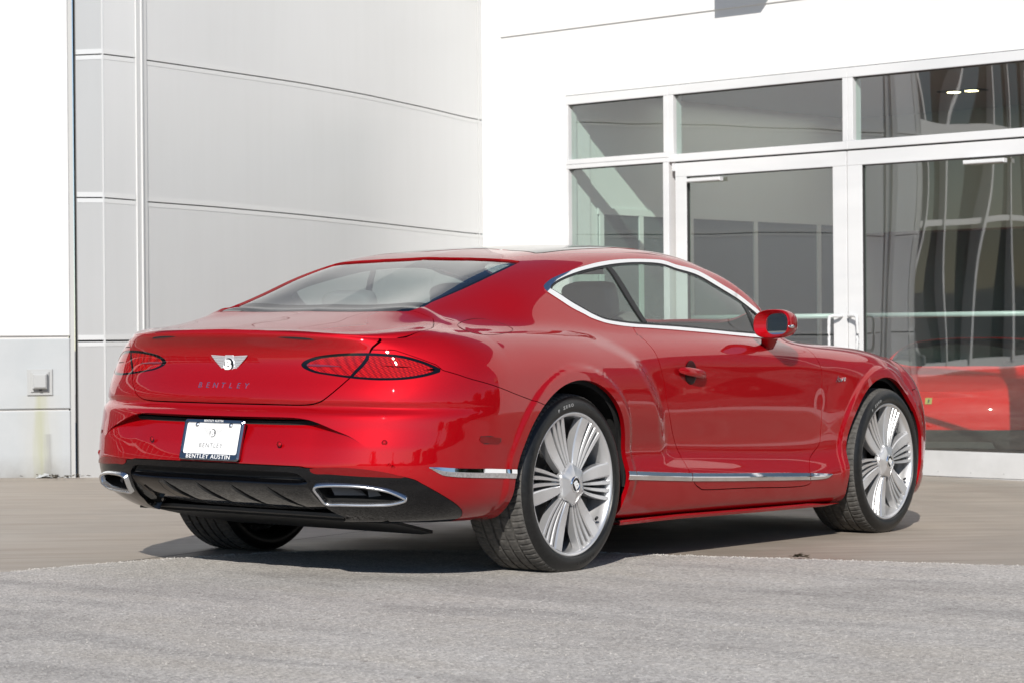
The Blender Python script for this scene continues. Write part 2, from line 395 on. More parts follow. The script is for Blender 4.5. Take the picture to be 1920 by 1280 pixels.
UP = {  # normalised above-shoulder rails r10..r14 (y,z) and the centre-line height
 -1.06:[(.8,.974),(.7,.974),(.6,.974),(.45,.974),(.25,.974),.974],
 -.95:[(.78,.949),(.70,.958),(.63,.965),(.55,.973),(.30,.986),.991],
 -.85:[(.78,.961),(.70,.969),(.63,.976),(.55,.985),(.30,1.001),1.007],
 -.70:[(.75,.980),(.70,.984),(.63,.991),(.55,1.003),(.30,1.023),1.029],
 -.45:[(.738,.988),(.68,1.014),(.605,1.035),(.53,1.068),(.30,1.076),1.076],
 -.20:[(.757,1.008),(.70,1.047),(.625,1.104),(.54,1.145),(.30,1.160),1.162],
 0:[(.775,1.025),(.725,1.105),(.64,1.172),(.55,1.212),(.30,1.233),1.237],
 .25:[(.788,1.026),(.738,1.120),(.655,1.222),(.55,1.277),(.30,1.304),1.309],
 .45:[(.80,1.020),(.74,1.125),(.655,1.252),(.555,1.310),(.30,1.336),1.341],
 .8:[(.805,1.008),(.745,1.125),(.66,1.285),(.56,1.343),(.30,1.372),1.378],
 1.1:[(.812,1.000),(.75,1.12),(.665,1.293),(.57,1.355),(.30,1.389),1.396],
 1.4:[(.815,.992),(.755,1.105),(.68,1.265),(.60,1.334),(.30,1.385),1.394],
 1.6:[(.813,.986),(.765,1.085),(.69,1.215),(.63,1.288),(.30,1.335),1.345],
 1.8:[(.808,.980),(.775,1.060),(.712,1.150),(.665,1.225),(.30,1.255),1.262],
 2.0:[(.800,.974),(.77,1.015),(.73,1.080),(.68,1.125),(.30,1.155),1.162],
 2.2:[(.77,.955),(.72,.966),(.66,.975),(.57,.986),(.30,1.035),1.05],
 2.5:[(.74,.947),(.68,.953),(.62,.957),(.50,.964),(.30,.975),.982],
 2.85:[(.71,.935),(.65,.940),(.58,.943),(.47,.948),(.28,.957),.962],
 3.3:[(.65,.882),(.58,.888),(.52,.892),(.42,.897),(.25,.905),.91],
 3.7:[(.60,.78),(.53,.785),(.47,.79),(.38,.795),(.22,.80),.80]}
HAUNCH = [(-.40,1.05),(.15,1.02),(.30,.985),(.42,.94),(.52,.89),(.60,.82),(.67,.74),(.725,.65),(.77,.56),(.80,.48)]
def skin(ds=.0125, nvA=78, nvB=86):
    dx = .02
    # --- dense rails along x
    xs = np.arange(-.60, 3.8, dx)
    R = []
    for k in RAILS:
        k = np.array(k); R.append(np.stack([pchip(k[:, 0], k[:, 1], xs), pchip(k[:, 0], k[:, 2], xs)], 1))
    R = gsmooth(np.stack(R, 1), 5, 0)                    # [nx, 10, 2]
    xu = np.arange(-1.06, 3.72, dx)
    Uk = np.array([[q for q in UP[x][:5]]+[(0, UP[x][5])] for x in UP_X], float)  # [st,6,2]
    U = np.stack([np.stack([pchip(UP_X, Uk[:, i, 0], xu), pchip(UP_X, Uk[:, i, 1], xu)], 1) for i in range(6)], 1)
    U = gsmooth(U, 3.0, 0)
    U[:, 5, 0] = 0
    # --- the plan parameter s: tail centre .. side .. nose
    def wrap(t, n): c, q = np.cos(t), np.sin(t); return np.abs(c)**(2/n), np.abs(q)**(2/n)
    tt = np.linspace(0, np.pi/2, 4001)
    g, f = wrap(tt, NEXP); L = np.concatenate([[0], np.cumsum(np.hypot(np.diff(g)*.67, np.diff(f)*.95))])
    g2, f2 = wrap(tt[::-1], FEXP); L2 = np.concatenate([[0], np.cumsum(np.hypot(np.diff(g2)*.6, np.diff(f2)*.95))])
    sA = np.arange(XT-L[-1], XT, ds); sA[0] = XT-L[-1]
    sB = np.arange(XT, XF, ds); sC = np.linspace(XF, XF+L2[-1], 60)
    s = np.concatenate([sA, sB, sC])
    G = np.zeros_like(s); F = np.ones_like(s); Gf = np.zeros_like(s)
    mA = s < XT; G[mA] = np.interp(s[mA]-s[0], L, g); F[mA] = np.interp(s[mA]-s[0], L, f)
    mC = s > XF; Gf[mC] = np.interp(s[mC]-XF, L2, g2); F[mC] = np.interp(s[mC]-XF, L2, f2)
    # --- side sections
    xn = np.clip(s, XT, XF)                                  # nominal station
    Rs = np.stack([np.stack([np.interp(xn, xs, R[:, i, q]) for q in (0, 1)], 1) for i in range(10)], 1)  # [ns,10,2]
    # beyond-shoulder point for the tangent at the crest
    Us = np.stack([np.stack([np.interp(xn, xu, U[:, i, q]) for q in (0, 1)], 1) for i in range(6)], 1)
    sec = np.concatenate([Rs, Us], 1)                        # [ns,16,2]
    ch = np.linalg.norm(np.diff(sec, axis=1), axis=2).mean(0); vk = np.concatenate([[0], np.cumsum(ch)])
    vA = np.linspace(0, vk[9], nvA); vB = np.linspace(vk[9], vk[15], nvB)
    va = np.concatenate([vA, vB[1:]])
    full = np.stack([natspline(vk, sec[i], va) for i in range(len(s))])     # [ns, nv, 2]
    full = gsmooth(full, 1.2, 1)
    YA, ZA = full[:, :nvA, 0].copy(), full[:, :nvA, 1].copy()
    # height of the shoulder/lip line and of the bottom edge along the tail and the nose
    zT = full[:, nvA-1, 1].copy()
    zt_tail = pchip([0,.19,.44,.69,.86,.93,.975,1.0], [.974,.9705,.960,.950,.942,.951,.968,zT[mA.sum()]], F[mA])
    zT[mA] = gsmooth(zt_tail, 3)
    zT[mC] = zT[mC]-.14*Gf[mC]**2
    zb0, zt0 = ZA[:, :1], ZA[:, -1:]
    zeta = (ZA-zb0)/(zt0-zb0)
    zb = ZA[:, 0].copy()
    ZA = zb[:, None]+(zT-zb)[:, None]*zeta
    xr = gsmooth(np.interp(np.linspace(.15, 1.02, 436), *np.array(XRK).T), 2.2)
    xR = np.interp(ZA, np.linspace(.15, 1.02, 436), xr)
    XA = np.where(mA[:, None], XT+(xR-XT)*G[:, None], xn[:, None])
    xNz = XNOSE-.22*np.clip((ZA-.55)/.4, 0, 1)**2-.10*np.clip((.4-ZA)/.25, 0, 1)
    XA = np.where(mC[:, None], XF+(xNz-XF)*Gf[:, None], XA)
    # the tail is a little narrower high up
    YA = YA*F[:, None]
    # haunch that ends in an S-curve ahead of the rear wheel, flares round both arches
    hp = smooth_poly(HAUNCH+[(.80,.2),(-2,.2),(-2,1.05)], True, 6)
    dh = sdf(np.stack([XA.ravel(), ZA.ravel()], 1), hp).reshape(XA.shape)
    fade = sstep(.40, .56, ZA)*(1-sstep(.955, 1.0, ZA))*sstep(-1.0, -.4, XA)
    amp = .016+.020*sstep(.45, .75, ZA)*(1-sstep(.80, .97, ZA))
    hb = amp*(1-sstep(-.085, .012, dh))*fade
    fb = .016*np.exp(-((ZA-.845)/.085)**2)*sstep(1.35, 2.75, XA)*(1-sstep(3.0, 3.5, XA))     # power line
    hol = -.012*np.exp(-((XA-2.30)/.16)**2-((ZA-.66)/.13)**2)                                # hollow behind front wheel
    def arch(cx, cz, r):
        d = np.hypot(XA-cx, ZA-cz)
        return .011*(1-sstep(r+.045, r+.062, d))*sstep(.25, .36, ZA)
    YA = YA + (hb+fb+hol+arch(0, .362, .425)+arch(2.851, .362, .425))*np.where(mA, F**.5, 1)[:, None]
    PA = np.stack([XA, -YA, ZA], 2)
    # --- upper patch
    xT = XA[:, -1]; yT = YA[:, -1]
    fu = np.stack([np.stack([np.interp(xT, xu, U[:, i, q]) for q in (0, 1)], 1) for i in range(6)], 1)
    r9 = np.stack([np.interp(np.clip(xT, XT, 3.3), xs, R[:, 9, 0]), zT], 1)[:, None]
    secB = np.concatenate([r9, fu], 1)
    secB[:, 1:, 1] = np.where((mA | mC)[:, None], secB[:, 1:, 1]+0, secB[:, 1:, 1])
    fb_ = full[:, nvA-1:, :]
    tailB = np.stack([natspline(vk[9:], secB[i], vB) for i in range(len(s))])
    tailB = gsmooth(tailB, 1.0, 1)
    w = np.where(s < XT, 1-sstep(XT-.12, XT, s), 0)+np.where(s > XF, 1, 0)
    FB = fb_*(1-w)[:, None, None]+tailB*w[:, None, None]
    eta = FB[:, :, 0]/FB[:, :1, 0]
    YB = eta*yT[:, None]
    ZB = FB[:, :, 1].copy()
    ZB += (zT-ZB[:, 0])[:, None]*np.clip(1-np.linspace(0, 3, nvB), 0, 1)[None]**2
    kz = np.where(s < XT-.3, sstep(.02, .42, yT), 1.)[:, None]; ZB = zT[:, None]+(ZB-zT[:, None])*kz
    XB = np.repeat(xT[:, None], nvB, 1)
    YB[:, -1] = 0
    PB = np.stack([XB, -YB, ZB], 2)
    S2 = np.repeat(s[:, None], nvA, 1)
    A = grid_patch(PA, np.stack([S2, ZA], 2)); B = grid_patch(PB, np.stack([XB, -YB], 2))
    # the deck runs out to nothing along the lip: take its normals from a height table instead
    gx = np.linspace(-1.06, -.50, 57); gy = np.linspace(0, .80, 81); Zt = np.zeros((57, 81))
    ta = np.where(mA)[0]; colx = xT[ta]
    ZC = np.stack([np.interp(gy, YB[i, ::-1], ZB[i, ::-1]) for i in ta])
    o_ = np.argsort(colx)
    for j in range(81): Zt[:, j] = np.interp(gx, colx[o_], ZC[o_, j])
    Zt = gsmooth(gsmooth(Zt, 2., 0), 2., 1)
    zx, zy = np.gradient(Zt, gx, gy)
    fx_ = np.clip((XB+1.06)/.01, 0, 55.999); fy_ = np.clip(YB/.01, 0, 79.999); ix, iy = fx_.astype(int), fy_.astype(int); ax, ay = fx_-ix, fy_-iy
    def bil(Q): return Q[ix, iy]*(1-ax)*(1-ay)+Q[ix+1, iy]*ax*(1-ay)+Q[ix, iy+1]*(1-ax)*ay+Q[ix+1, iy+1]*ax*ay
    Nd = np.stack([-bil(zx), bil(zy), np.ones_like(XB)], 2); Nd /= np.linalg.norm(Nd, axis=2)[..., None]
    wt = np.where(s < XT, 1-sstep(.40, .60, yT), 0)[:, None, None]
    Nb = B.N.reshape(Nd.shape); Nb = np.where(Nb[..., 2:] < 0, -Nb, Nb) if Nb[..., 2].mean() < 0 else Nb
    flip = np.sign(np.median(Nb[..., 2])); Nb = Nb*(1-wt)+flip*Nd*wt; Nb /= np.linalg.norm(Nb, axis=2)[..., None]; B.N = Nb.reshape(-1, 3)
    return A, B, dict(s=s, PA=PA, PB=PB, vk=vk)

# outlines of panels, lamps and glass in the skin's own charts (run along the plan, height) or (x, y)
TR = {"A_light":[[-1.4405,0.8403],[-1.4233,0.8544],[-1.3725,0.8701],[-1.3059,0.8794],[-1.2209,0.8858],[-1.1208,0.8875],[-1.0498,0.8852],[-0.9827,0.8794],[-0.9222,0.8637],[-0.8745,0.8448],[-0.8393,0.8258],[-0.8475,0.8181],[-0.8853,0.8062],[-0.9437,0.7938],[-1.0098,0.786],[-1.09,0.7838],[-1.159,0.7864],[-1.2211,0.7912],[-1.311,0.8008],[-1.3733,0.8091],[-1.4172,0.8219],[-1.4356,0.8317]],
 "A_trunk":[[-1.0067,0.9343],[-1.0807,0.9093],[-1.1167,0.8867],[-1.163,0.8428],[-1.2163,0.7901],[-1.2579,0.7487],[-1.3054,0.7094],[-1.3353,0.6952],[-1.3737,0.6875],[-1.4425,0.6844],[-1.6317,0.6839],[-1.7419,0.6836]],
 "A_recess":[[-1.7011,0.6362],[-1.5935,0.6369],[-1.434,0.6376],[-1.3568,0.6315],[-1.3023,0.6179],[-1.2333,0.5936],[-1.1626,0.5674],[-1.0913,0.524]],
 "A_black":[[-1.6712,0.4545],[-1.4651,0.4534],[-1.37,0.4523],[-1.3404,0.4481],[-1.1941,0.4489],[-1.0621,0.4391],[-0.9359,0.4155],[-0.8908,0.3938],[-0.8432,0.3676],[-0.7955,0.34],[-0.7454,0.3117],[-0.7101,0.2877],[-0.6877,0.2631]],
 "A_reflector":[[-1.3244,0.4455],[-1.261,0.4515],[-1.1977,0.4535],[-1.1367,0.4513],[-1.0647,0.4439],[-1.0106,0.4346],[-0.9359,0.4164],[-0.9697,0.4173],[-1.0366,0.4194],[-1.1041,0.4207],[-1.1729,0.4237],[-1.2486,0.4274],[-1.3042,0.4276]],
 "A_bumperline":[[-0.8376,0.8245],[-0.7749,0.8086],[-0.7105,0.7914],[-0.5889,0.7668],[-0.4662,0.7371],[-0.3757,0.7154],[-0.3051,0.698]],
 "A_door":[[0.7174,0.85],[0.7514,0.7621],[0.772,0.6693],[0.8204,0.5752],[0.8693,0.5037],[0.9079,0.4443],[0.9262,0.3814],[0.9527,0.3548],[0.9699,0.3259],[1.02,0.3024],[1.083,0.2921],[1.4394,0.2847],[2.0041,0.2722],[2.0405,0.3308],[2.0995,0.4019],[2.1876,0.4532],[2.2104,0.494],[2.2049,0.6497],[2.1951,0.805],[2.1604,0.8823],[2.1944,0.9388]],
 "A_strip1":[[0.3933,0.4016],[0.6761,0.3882],[0.9295,0.3756],[1.2174,0.3628],[1.5696,0.3485],[1.9439,0.3352],[2.1314,0.329],[2.2633,0.3199],[2.2437,0.3063],[2.1804,0.2976],[2.0386,0.2988],[1.6858,0.3098],[1.328,0.3223],[0.9912,0.3356],[0.6738,0.3498],[0.3927,0.363]],
 "A_strip2":[[-0.8585,0.4555],[-0.8069,0.4543],[-0.713,0.4513],[-0.6033,0.4465],[-0.4592,0.439],[-0.4582,0.4013],[-0.5695,0.4083],[-0.6862,0.4153],[-0.7731,0.4196],[-0.8247,0.4348]],
 "A_marker":[[-0.65,0.5667],[-0.6316,0.5705],[-0.5454,0.5646],[-0.5351,0.5566],[-0.5372,0.5464],[-0.548,0.5407],[-0.6325,0.5474],[-0.6472,0.5566]],
 "A_diffcenter":[[-1.3656,0.4484],[-1.3439,0.3999],[-1.3344,0.3566],[-1.3122,0.3169],[-1.284,0.2801],[-1.2383,0.2561]],
 "A_tip_in":[[-1.3019,0.3792],[-1.2648,0.3825],[-1.2057,0.3819],[-1.1353,0.38],[-1.0674,0.3725],[-1.0185,0.3613],[-0.9892,0.3461],[-1.0023,0.3304],[-1.043,0.3233],[-1.1143,0.3212],[-1.1962,0.3201],[-1.2757,0.3212],[-1.292,0.353]],
 "A_tip_out":[[-1.317,0.3743],[-1.3033,0.39],[-1.2628,0.3942],[-1.2038,0.3941],[-1.1338,0.3913],[-1.0661,0.3838],[-1.0162,0.3744],[-0.9682,0.3549],[-0.9528,0.3417],[-0.972,0.3283],[-1.0272,0.3144],[-1.0905,0.3098],[-1.1543,0.3084],[-1.2282,0.31],[-1.2865,0.3136],[-1.305,0.3437]],
 "A_sensor1":[[-1.4665,0.5345]],
 "A_sensor2":[[-1.0314,0.5489]],
 "A_badge":[[-1.8075,0.8355]],
 "A_handle":[[0.8393,0.8105],[0.9072,0.8267],[0.9752,0.822],[1.0438,0.8148],[1.0991,0.8051]],
 "A_script":[[2.3225,0.776],[2.4311,0.7835]],
 "A_fenderline":[[3.2267,0.7052]],
 "A_flap":[[-0.5133,0.9694],[-0.4446,0.962],[-0.356,0.9652],[-0.2578,0.9763]],
 "B_flap":[[-0.4955,-0.7322],[-0.4287,-0.7007],[-0.3554,-0.6946],[-0.2965,-0.7067],[-0.2564,-0.7331],[-0.2232,-0.7647],[-0.2171,-0.7984]],
 "B_dlo_out":[[0.1456,-0.6955],[0.208,-0.6782],[0.2938,-0.6664],[0.4318,-0.6542],[0.5875,-0.6443],[0.7281,-0.64],[0.9013,-0.6381],[1.072,-0.6409],[1.1778,-0.644],[1.2734,-0.6589],[1.4269,-0.6646],[1.5385,-0.6735],[1.6447,-0.6859],[1.7508,-0.6994],[1.8351,-0.7168],[1.9037,-0.7335],[1.97,-0.7502],[1.9832,-0.7784],[1.9272,-0.8099],[1.8373,-0.8194],[1.4975,-0.8231],[1.1767,-0.818],[0.8328,-0.8086],[0.6759,-0.807],[0.5468,-0.8035],[0.4582,-0.7978],[0.3778,-0.7859],[0.3326,-0.7745],[0.2388,-0.7522],[0.1589,-0.7209]],
 "B_dlo_in":[[0.1854,-0.7009],[0.2796,-0.6807],[0.4268,-0.666],[0.5657,-0.6589],[0.7045,-0.6556],[0.8786,-0.6527],[1.0503,-0.6546],[1.1527,-0.6597],[1.252,-0.6721],[1.4012,-0.6803],[1.5111,-0.6899],[1.6193,-0.7009],[1.7234,-0.7154],[1.8031,-0.7352],[1.8659,-0.755],[1.9125,-0.7708],[1.9316,-0.7867],[1.9024,-0.8003],[1.8644,-0.8042],[1.5185,-0.8108],[1.1947,-0.807],[0.846,-0.8002],[0.6889,-0.7986],[0.5592,-0.7954],[0.4698,-0.7901],[0.4031,-0.7784],[0.3473,-0.7644],[0.2566,-0.7399],[0.1915,-0.7118]],
 "B_rearglass":[[0.243,-0.2372],[0.2086,-0.4048],[0.2207,-0.4944],[0.2217,-0.5217],[0.147,-0.5332],[0.0628,-0.5385],[-0.0527,-0.5401],[-0.1557,-0.534],[-0.2883,-0.5244],[-0.3799,-0.5181],[-0.4269,-0.5218],[-0.505,-0.5283],[-0.5419,-0.4923],[-0.5574,-0.3435],[-0.5611,-0.0747]],
 "B_trunk":[[-0.3947,-0.5152],[-0.5157,-0.6228],[-0.5772,-0.6736],[-0.6754,-0.7316],[-0.7877,-0.7333],[-0.8519,-0.6953]],
 "B_sunroof":[[0.5801,-0.1062],[0.4761,-0.3123],[0.4059,-0.473]],
 "B_pillar":[[0.6796,-0.6588],[0.713,-0.721],[0.7793,-0.7973]],
 "B_pillar2":[[0.7096,-0.6589],[0.7527,-0.7216],[0.8141,-0.797]],
 "B_quarter":[[1.76,-0.7145],[1.7522,-0.7747],[1.777,-0.8061]],
 "B_mirror":[[1.9137,-0.8174]]}

# ================================================================ the place
PB_, RB_ = -.0034, -.008          # the forecourt slopes a little against the plumb of the building
MBLD = Matrix.Translation(CAM_LOC) @ (basis(CAM_YAW, CAM_PITCH, CAM_ROLL) @ basis(CAM_YAW, PB_, RB_).inverted()).to_4x4()
# ---- materials of the place
m, t, b = new_mat("asphalt"); setp(b, rough=.92); v = coord(t)
n_f = noise(t, v, 105, 3, .75); n_g = noise(t, v, 60, 2, .6); n_l = noise(t, v, 1.1, 4, .6); vo = node(t, "ShaderNodeTexVoronoi"); vo.inputs['Scale'].default_value = 85; t.links.new(v, vo.inputs['Vector'])
c1 = ramp(t, n_f, [(.28, (.11, .103, .095)), (.44, (.37, .350, .325)), (.58, (.50, .477, .447)), (.70, (.74, .715, .68))])
vc = node(t, "ShaderNodeSeparateColor"); t.links.new(vo.outputs['Color'], vc.inputs[0])
c2 = ramp(t, vc.outputs[0], [(.0, (.20, .19, .175)), (.30, (.40, .38, .355)), (.75, (.50, .475, .445)), (.97, (.74, .715, .67))])
cc = mixc(t, c1, c2, .45)
cc = mixc(t, cc, (1, .985, .96), .0)
lv = ramp(t, n_l, [(.3, (.90, .88, .86)), (.7, (1.07, 1.065, 1.06))]); cc = mixc(t, cc, lv, 1.0, 'MULTIPLY')
n_p = noise(t, coord(t, 'Object', (1, .35, 1)), 1.9, 5, .65, .4); lv2 = ramp(t, n_p, [(.36, (.76, .76, .765)), (.50, (1, 1, 1)), (.66, (1, .985, .955))]); cc = mixc(t, cc, lv2, 1.0, 'MULTIPLY')
n_d = noise(t, v, 13, 2, .5); lv3 = ramp(t, n_d, [(.20, (.45, .42, .39)), (.27, (1, 1, 1))]); cc = mixc(t, cc, lv3, 1.0, 'MULTIPLY')
t.links.new(cc, b.inputs['Base Color']); h = math_(t, 'ADD', math_(t, 'MULTIPLY', vo.outputs['Distance'], .8), n_g); bump(t, h, .9, .006, b); M['asphalt'] = m
m, t, b = new_mat("apron_concrete"); setp(b, rough=.62); v = coord(t)
tc = coord(t, 'Object', (1.6, .16, 1)); rot = node(t, "ShaderNodeMapping"); 
st = noise(t, tc, 6.0, 6, .62, .6); bl_ = noise(t, v, .8, 4, .6); fine = noise(t, v, 160, 3)
c1 = ramp(t, st, [(.25, (.258, .218, .176)), (.5, (.325, .279, .230)), (.75, (.390, .340, .286))]); lv = ramp(t, bl_, [(.30, (.84, .83, .815)), (.55, (1.0, 1.0, 1.0)), (.75, (1.12, 1.115, 1.10))])
cc = mixc(t, c1, lv, 1.0, 'MULTIPLY'); t.links.new(cc, b.inputs['Base Color']); bump(t, fine, .12, .002, b)
rr = ramp(t, bl_, [(.35, .45), (.65, .75)]); t.links.new(rr, b.inputs['Roughness']); M['apron'] = m
m, t, b = new_mat("white_render"); setp(b, rough=.7); v = coord(t); n1 = noise(t, v, 2.2, 5, .6); cc = ramp(t, n1, [(.3, (.70, .697, .687)), (.7, (.745, .745, .737))]); t.links.new(cc, b.inputs['Base Color']); bump(t, noise(t, v, 260, 3), .12, .002, b); M['render'] = m
m, t, b = new_mat("base_render"); setp(b, rough=.7); v = coord(t); n1 = noise(t, v, 2.0, 5, .65); cc = ramp(t, n1, [(.3, (.395, .415, .425)), (.7, (.45, .465, .472))])
# run-off streaks below the outlet and grime along the foot
sx_ = node(t, "ShaderNodeSeparateXYZ"); tcx = node(t, "ShaderNodeTexCoord"); t.links.new(tcx.outputs['Object'], sx_.inputs[0])
M['base'] = m; BASE_T, BASE_B, BASE_CC, BASE_SEP = t, b, cc, sx_
def panel_mat(name, col, rough=.38):
    m, t, b = new_mat(name); setp(b, rough=rough, metal=.35); v = coord(t); n1 = noise(t, v, .7, 3, .5); n2 = noise(t, coord(t, 'Object', (3, 3, .2)), 4, 4, .6)
    c_ = ramp(t, n1, [(.3, tuple(q*.985 for q in col)), (.7, tuple(q*1.015 for q in col))]); c_ = mixc(t, c_, ramp(t, n2, [(.35, (.985, .985, .983)), (.6, (1.0, 1.0, 1.0))]), 1., 'MULTIPLY'); t.links.new(c_, b.inputs['Base Color'])
    return m
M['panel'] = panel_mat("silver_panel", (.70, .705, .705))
M['panel_dimmed'] = panel_mat("silver_panel_return", (.56, .56, .55), .42)  # same silver, tone lowered to offset the direct sun on the return
M['trim'] = simple("panel_trim", (.70, .705, .70), .4, .2)
M['joint'] = simple("joint_shadow_gap", (.09, .09, .09), .9)
m, t, b = new_mat("white_frame"); setp(b, base=(.80, .80, .80), rough=.33, spec=.6); v = coord(t, 'Object', (.5, .5, 2)); cc = ramp(t, noise(t, v, 1.4, 4), [(.3, (.60, .605, .61)), (.7, (.70, .70, .70))]); t.links.new(cc, b.inputs['Base Color']); M['frame'] = m
m, t, b = new_mat("kick_plate"); setp(b, base=(.62, .62, .615), rough=.5, metal=.2); v = coord(t); cc = ramp(t, noise(t, v, 3, 5), [(.3, (.52, .52, .51)), (.7, (.64, .64, .635))]); t.links.new(cc, b.inputs['Base Color']); M['kick'] = m
M['pane'] = make_glass("shop_glass", (.80, .93, .875), .22, 1.52, 2.7)
M['pane_dark'] = simple("facade_glass", (.012, .020, .020), .03, ior=1.6, spec=.8)
M['facade_white'] = simple("facade_white", (.72, .72, .71), .5)
M['rubber'] = simple("gasket", (.03, .03, .03), .6)
M['int_white'] = simple("interior_white", (.70, .71, .69), .7)
M['int_beige'] = simple("interior_bulkhead", (.36, .35, .32), .8)
M['int_dark'] = simple("interior_dark", (.06, .075, .072), .5)
M['int_floor'] = simple("interior_floor", (.28, .27, .26), .12)
M['int_ceiling'] = simple("interior_ceiling", (.30, .305, .295), .8)
m, t, b = new_mat("downlight"); setp(b, base=(1, .9, .7), emit=(1, .78, .45), emits=9.); M['lamp'] = m
M['galv'] = simple("grey_box", (.40, .405, .40), .55)
# ---- ground
def sheet(name, pts, z, mat, kind='structure', thick=0.):
    mb = MB(); V = [(x, y, z) for x, y in pts]; mb.add(V, [tuple(range(len(V)))]); o = mb.build(name, mat); o['kind'] = kind; return o
sheet("ground", [(-300, -300), (300, -300), (300, 300), (-300, 300)], -.012, M['asphalt'])
ap = sheet("concrete_apron", [(-30, -40), (24, -40), (24, 26), (-30, 26)], 0.0, M['apron'])
ap.data.transform(Matrix.Rotation(math.radians(-52), 4, 'Z')); ap.rotation_euler = (0, 0, math.radians(52))
rnd = random.Random(5)
edge = smooth_poly([(-40, -.6), (-9, .3), (-3.0, .66), (-1.54, .735), (-.9, .705), (-.35, .60), (.10, .42), (.48, .02), (.80, -.46), (.90, -.74), (1.07, -1.16), (1.25, -1.60), (1.51, -2.26), (1.9, -3.3), (2.6, -5.2), (4.2, -9.5), (9, -30)], False, 40)
cut = []
for i, (x, y) in enumerate(edge):
    cut.append((x+rnd.uniform(-.008, .008)+.010*math.sin(i*.37), y+rnd.uniform(-.008, .008)+.008*math.sin(i*.53+1)))
V = []; F = []
n = len(cut)
for i, (x, y) in enumerate(cut): V += [(x, y, -.003), (x, y, .0045), (x-.02, y-.015, .0075)]
for i in range(n-1): F += [(3*i, 3*i+3, 3*i+4, 3*i+1)[::-1], (3*i+1, 3*i+4, 3*i+5, 3*i+2)[::-1]]
base = len(V); V += [(40, -150, .0075), (-160, -150, .0075), (-160, -.6, .0075)]
F.append(tuple(3*i+2 for i in range(n))+(base, base+1, base+2))
o = mesh_obj("asphalt", V, F, M['asphalt']); o['kind'] = 'structure'
# loose stones and grit along the seam: nobody could count them
V = []; F = []
def pebble(x, y, z, r):
    o = len(V); a = rnd.random()*6.28
    pts = [(math.cos(a+k*2.09)*r*rnd.uniform(.6, 1.2), math.sin(a+k*2.09)*r*rnd.uniform(.6, 1.2), 0) for k in range(3)]+[(0, 0, r*rnd.uniform(.5, 1.1))]
    V.extend((x+p[0], y+p[1], z+p[2]) for p in pts); F.extend([(o, o+1, o+3), (o+1, o+2, o+3), (o+2, o, o+3)])
for k in range(5200):
    i = rnd.randrange(90, n-60); x, y = cut[i]; d = abs(rnd.gauss(0, .035)); pebble(x-.8*d+rnd.uniform(-.02, .02), y-.6*d+rnd.uniform(-.02, .02), .006 if d > .012 else .001, rnd.uniform(.002, .006))
for k in range(9000):
    a = rnd.random(); dd = rnd.uniform(2.2, 8.2); an = CAM_YAW+rnd.uniform(-.24, .24); x = CAM_LOC[0]+dd*math.cos(an); y = CAM_LOC[1]+dd*math.sin(an)
    j = int(np.argmin([(q[0]-x)**2+(q[1]-y)**2 for q in edge[::6]]))*6; ex, ey = edge[j]
    if (x-ex)*.7+(y-ey)*.7 < -.04: pebble(x, y, .0072, rnd.uniform(.0015, .0042))
o = mesh_obj("grit", V, F, simple("grit_stone", (.42, .40, .37), .9)); o['kind'] = 'stuff'
# saw-cut joint in the apron running under the car
mb = MB()
j0, j1 = np.array([-2.2, .55]), np.array([6.5, 1.85]); e = (j1-j0)/np.linalg.norm(j1-j0); q = np.array([-e[1], e[0]])*.004
mb.add([(*(j0-q), .0009), (*(j1-q), .0009), (*(j1+q), .0009), (*(j0+q), .0009)], [(0, 1, 2, 3)]); o = mb.build("apron_joint", M['joint']); o['kind'] = 'structure'
# ---- the showroom
BLD = thing("building", "white and silver car showroom with glazed entrance behind the red coupe", "building", mat=MBLD)
ZF = -1.088
# left rendered wall: blocks with V grooves
wl0, wl1 = np.array([11.25, 11.73]), np.array([10.30, 12.59])
wd_ = (wl1-wl0)/np.linalg.norm(wl1-wl0); wn = np.array([wd_[1], -wd_[0]]); wn *= -1 if wn@np.array([.8, .6]) > 0 else 1
LW = float(np.linalg.norm(wl1-wl0))*3.2
fr_l = ((*wl0, 0), (*wd_, 0), (0, 0, 1), (*wn, 0))
def block(name, a0, a1, z0, z1, mat, h=.0, th=.25, bev=.007):
    mb = MB(); mb.prism([(a0, z0), (a1, z0), (a1, z1), (a0, z1)], -th, h, fr_l, bev=bev); return mb.build(name, mat, BLD)
for z0, z1, mt in ((-1.15, -.501, M['base']), (-.489, -.010, M['base']), (.006, 2.6, M['render']), (2.612, 6.5, M['render'])):
    block("wall_block", .0, LW, z0, z1, mt)
# stains belong to the lowest blocks: run-off below the outlet and grime at the foot
t, b, cc, sx_ = BASE_T, BASE_B, BASE_CC, BASE_SEP
oc = np.array([wl0[0], wl0[1], 0])+np.array([*wd_, 0])*.205
ux = math_(t, 'ADD', math_(t, 'MULTIPLY', sx_.outputs[0], float(wd_[0])), math_(t, 'MULTIPLY', sx_.outputs[1], float(wd_[1])))
du = math_(t, 'SUBTRACT', ux, float(oc[:2]@wd_)); nz = noise(t, coord(t, 'Object', (8, 8, .9)), 3.0, 4, .6); nz2 = noise(t, coord(t, 'Object', (1, 1, 1)), 9.0, 4, .6)
wob = math_(t, 'MULTIPLY', math_(t, 'SUBTRACT', nz, .5), .10)
def band(c_, w_):
    return math_(t, 'SUBTRACT', 1.0, math_(t, 'MINIMUM', math_(t, 'MULTIPLY', math_(t, 'ABSOLUTE', math_(t, 'ADD', math_(t, 'SUBTRACT', du, c_), wob)), 1/w_), 1.0))
zl = math_(t, 'LESS_THAN', sx_.outputs[2], -.395)
fadez = math_(t, 'MINIMUM', math_(t, 'MULTIPLY', math_(t, 'SUBTRACT', -.30, sx_.outputs[2]), 2.2), 1.0)
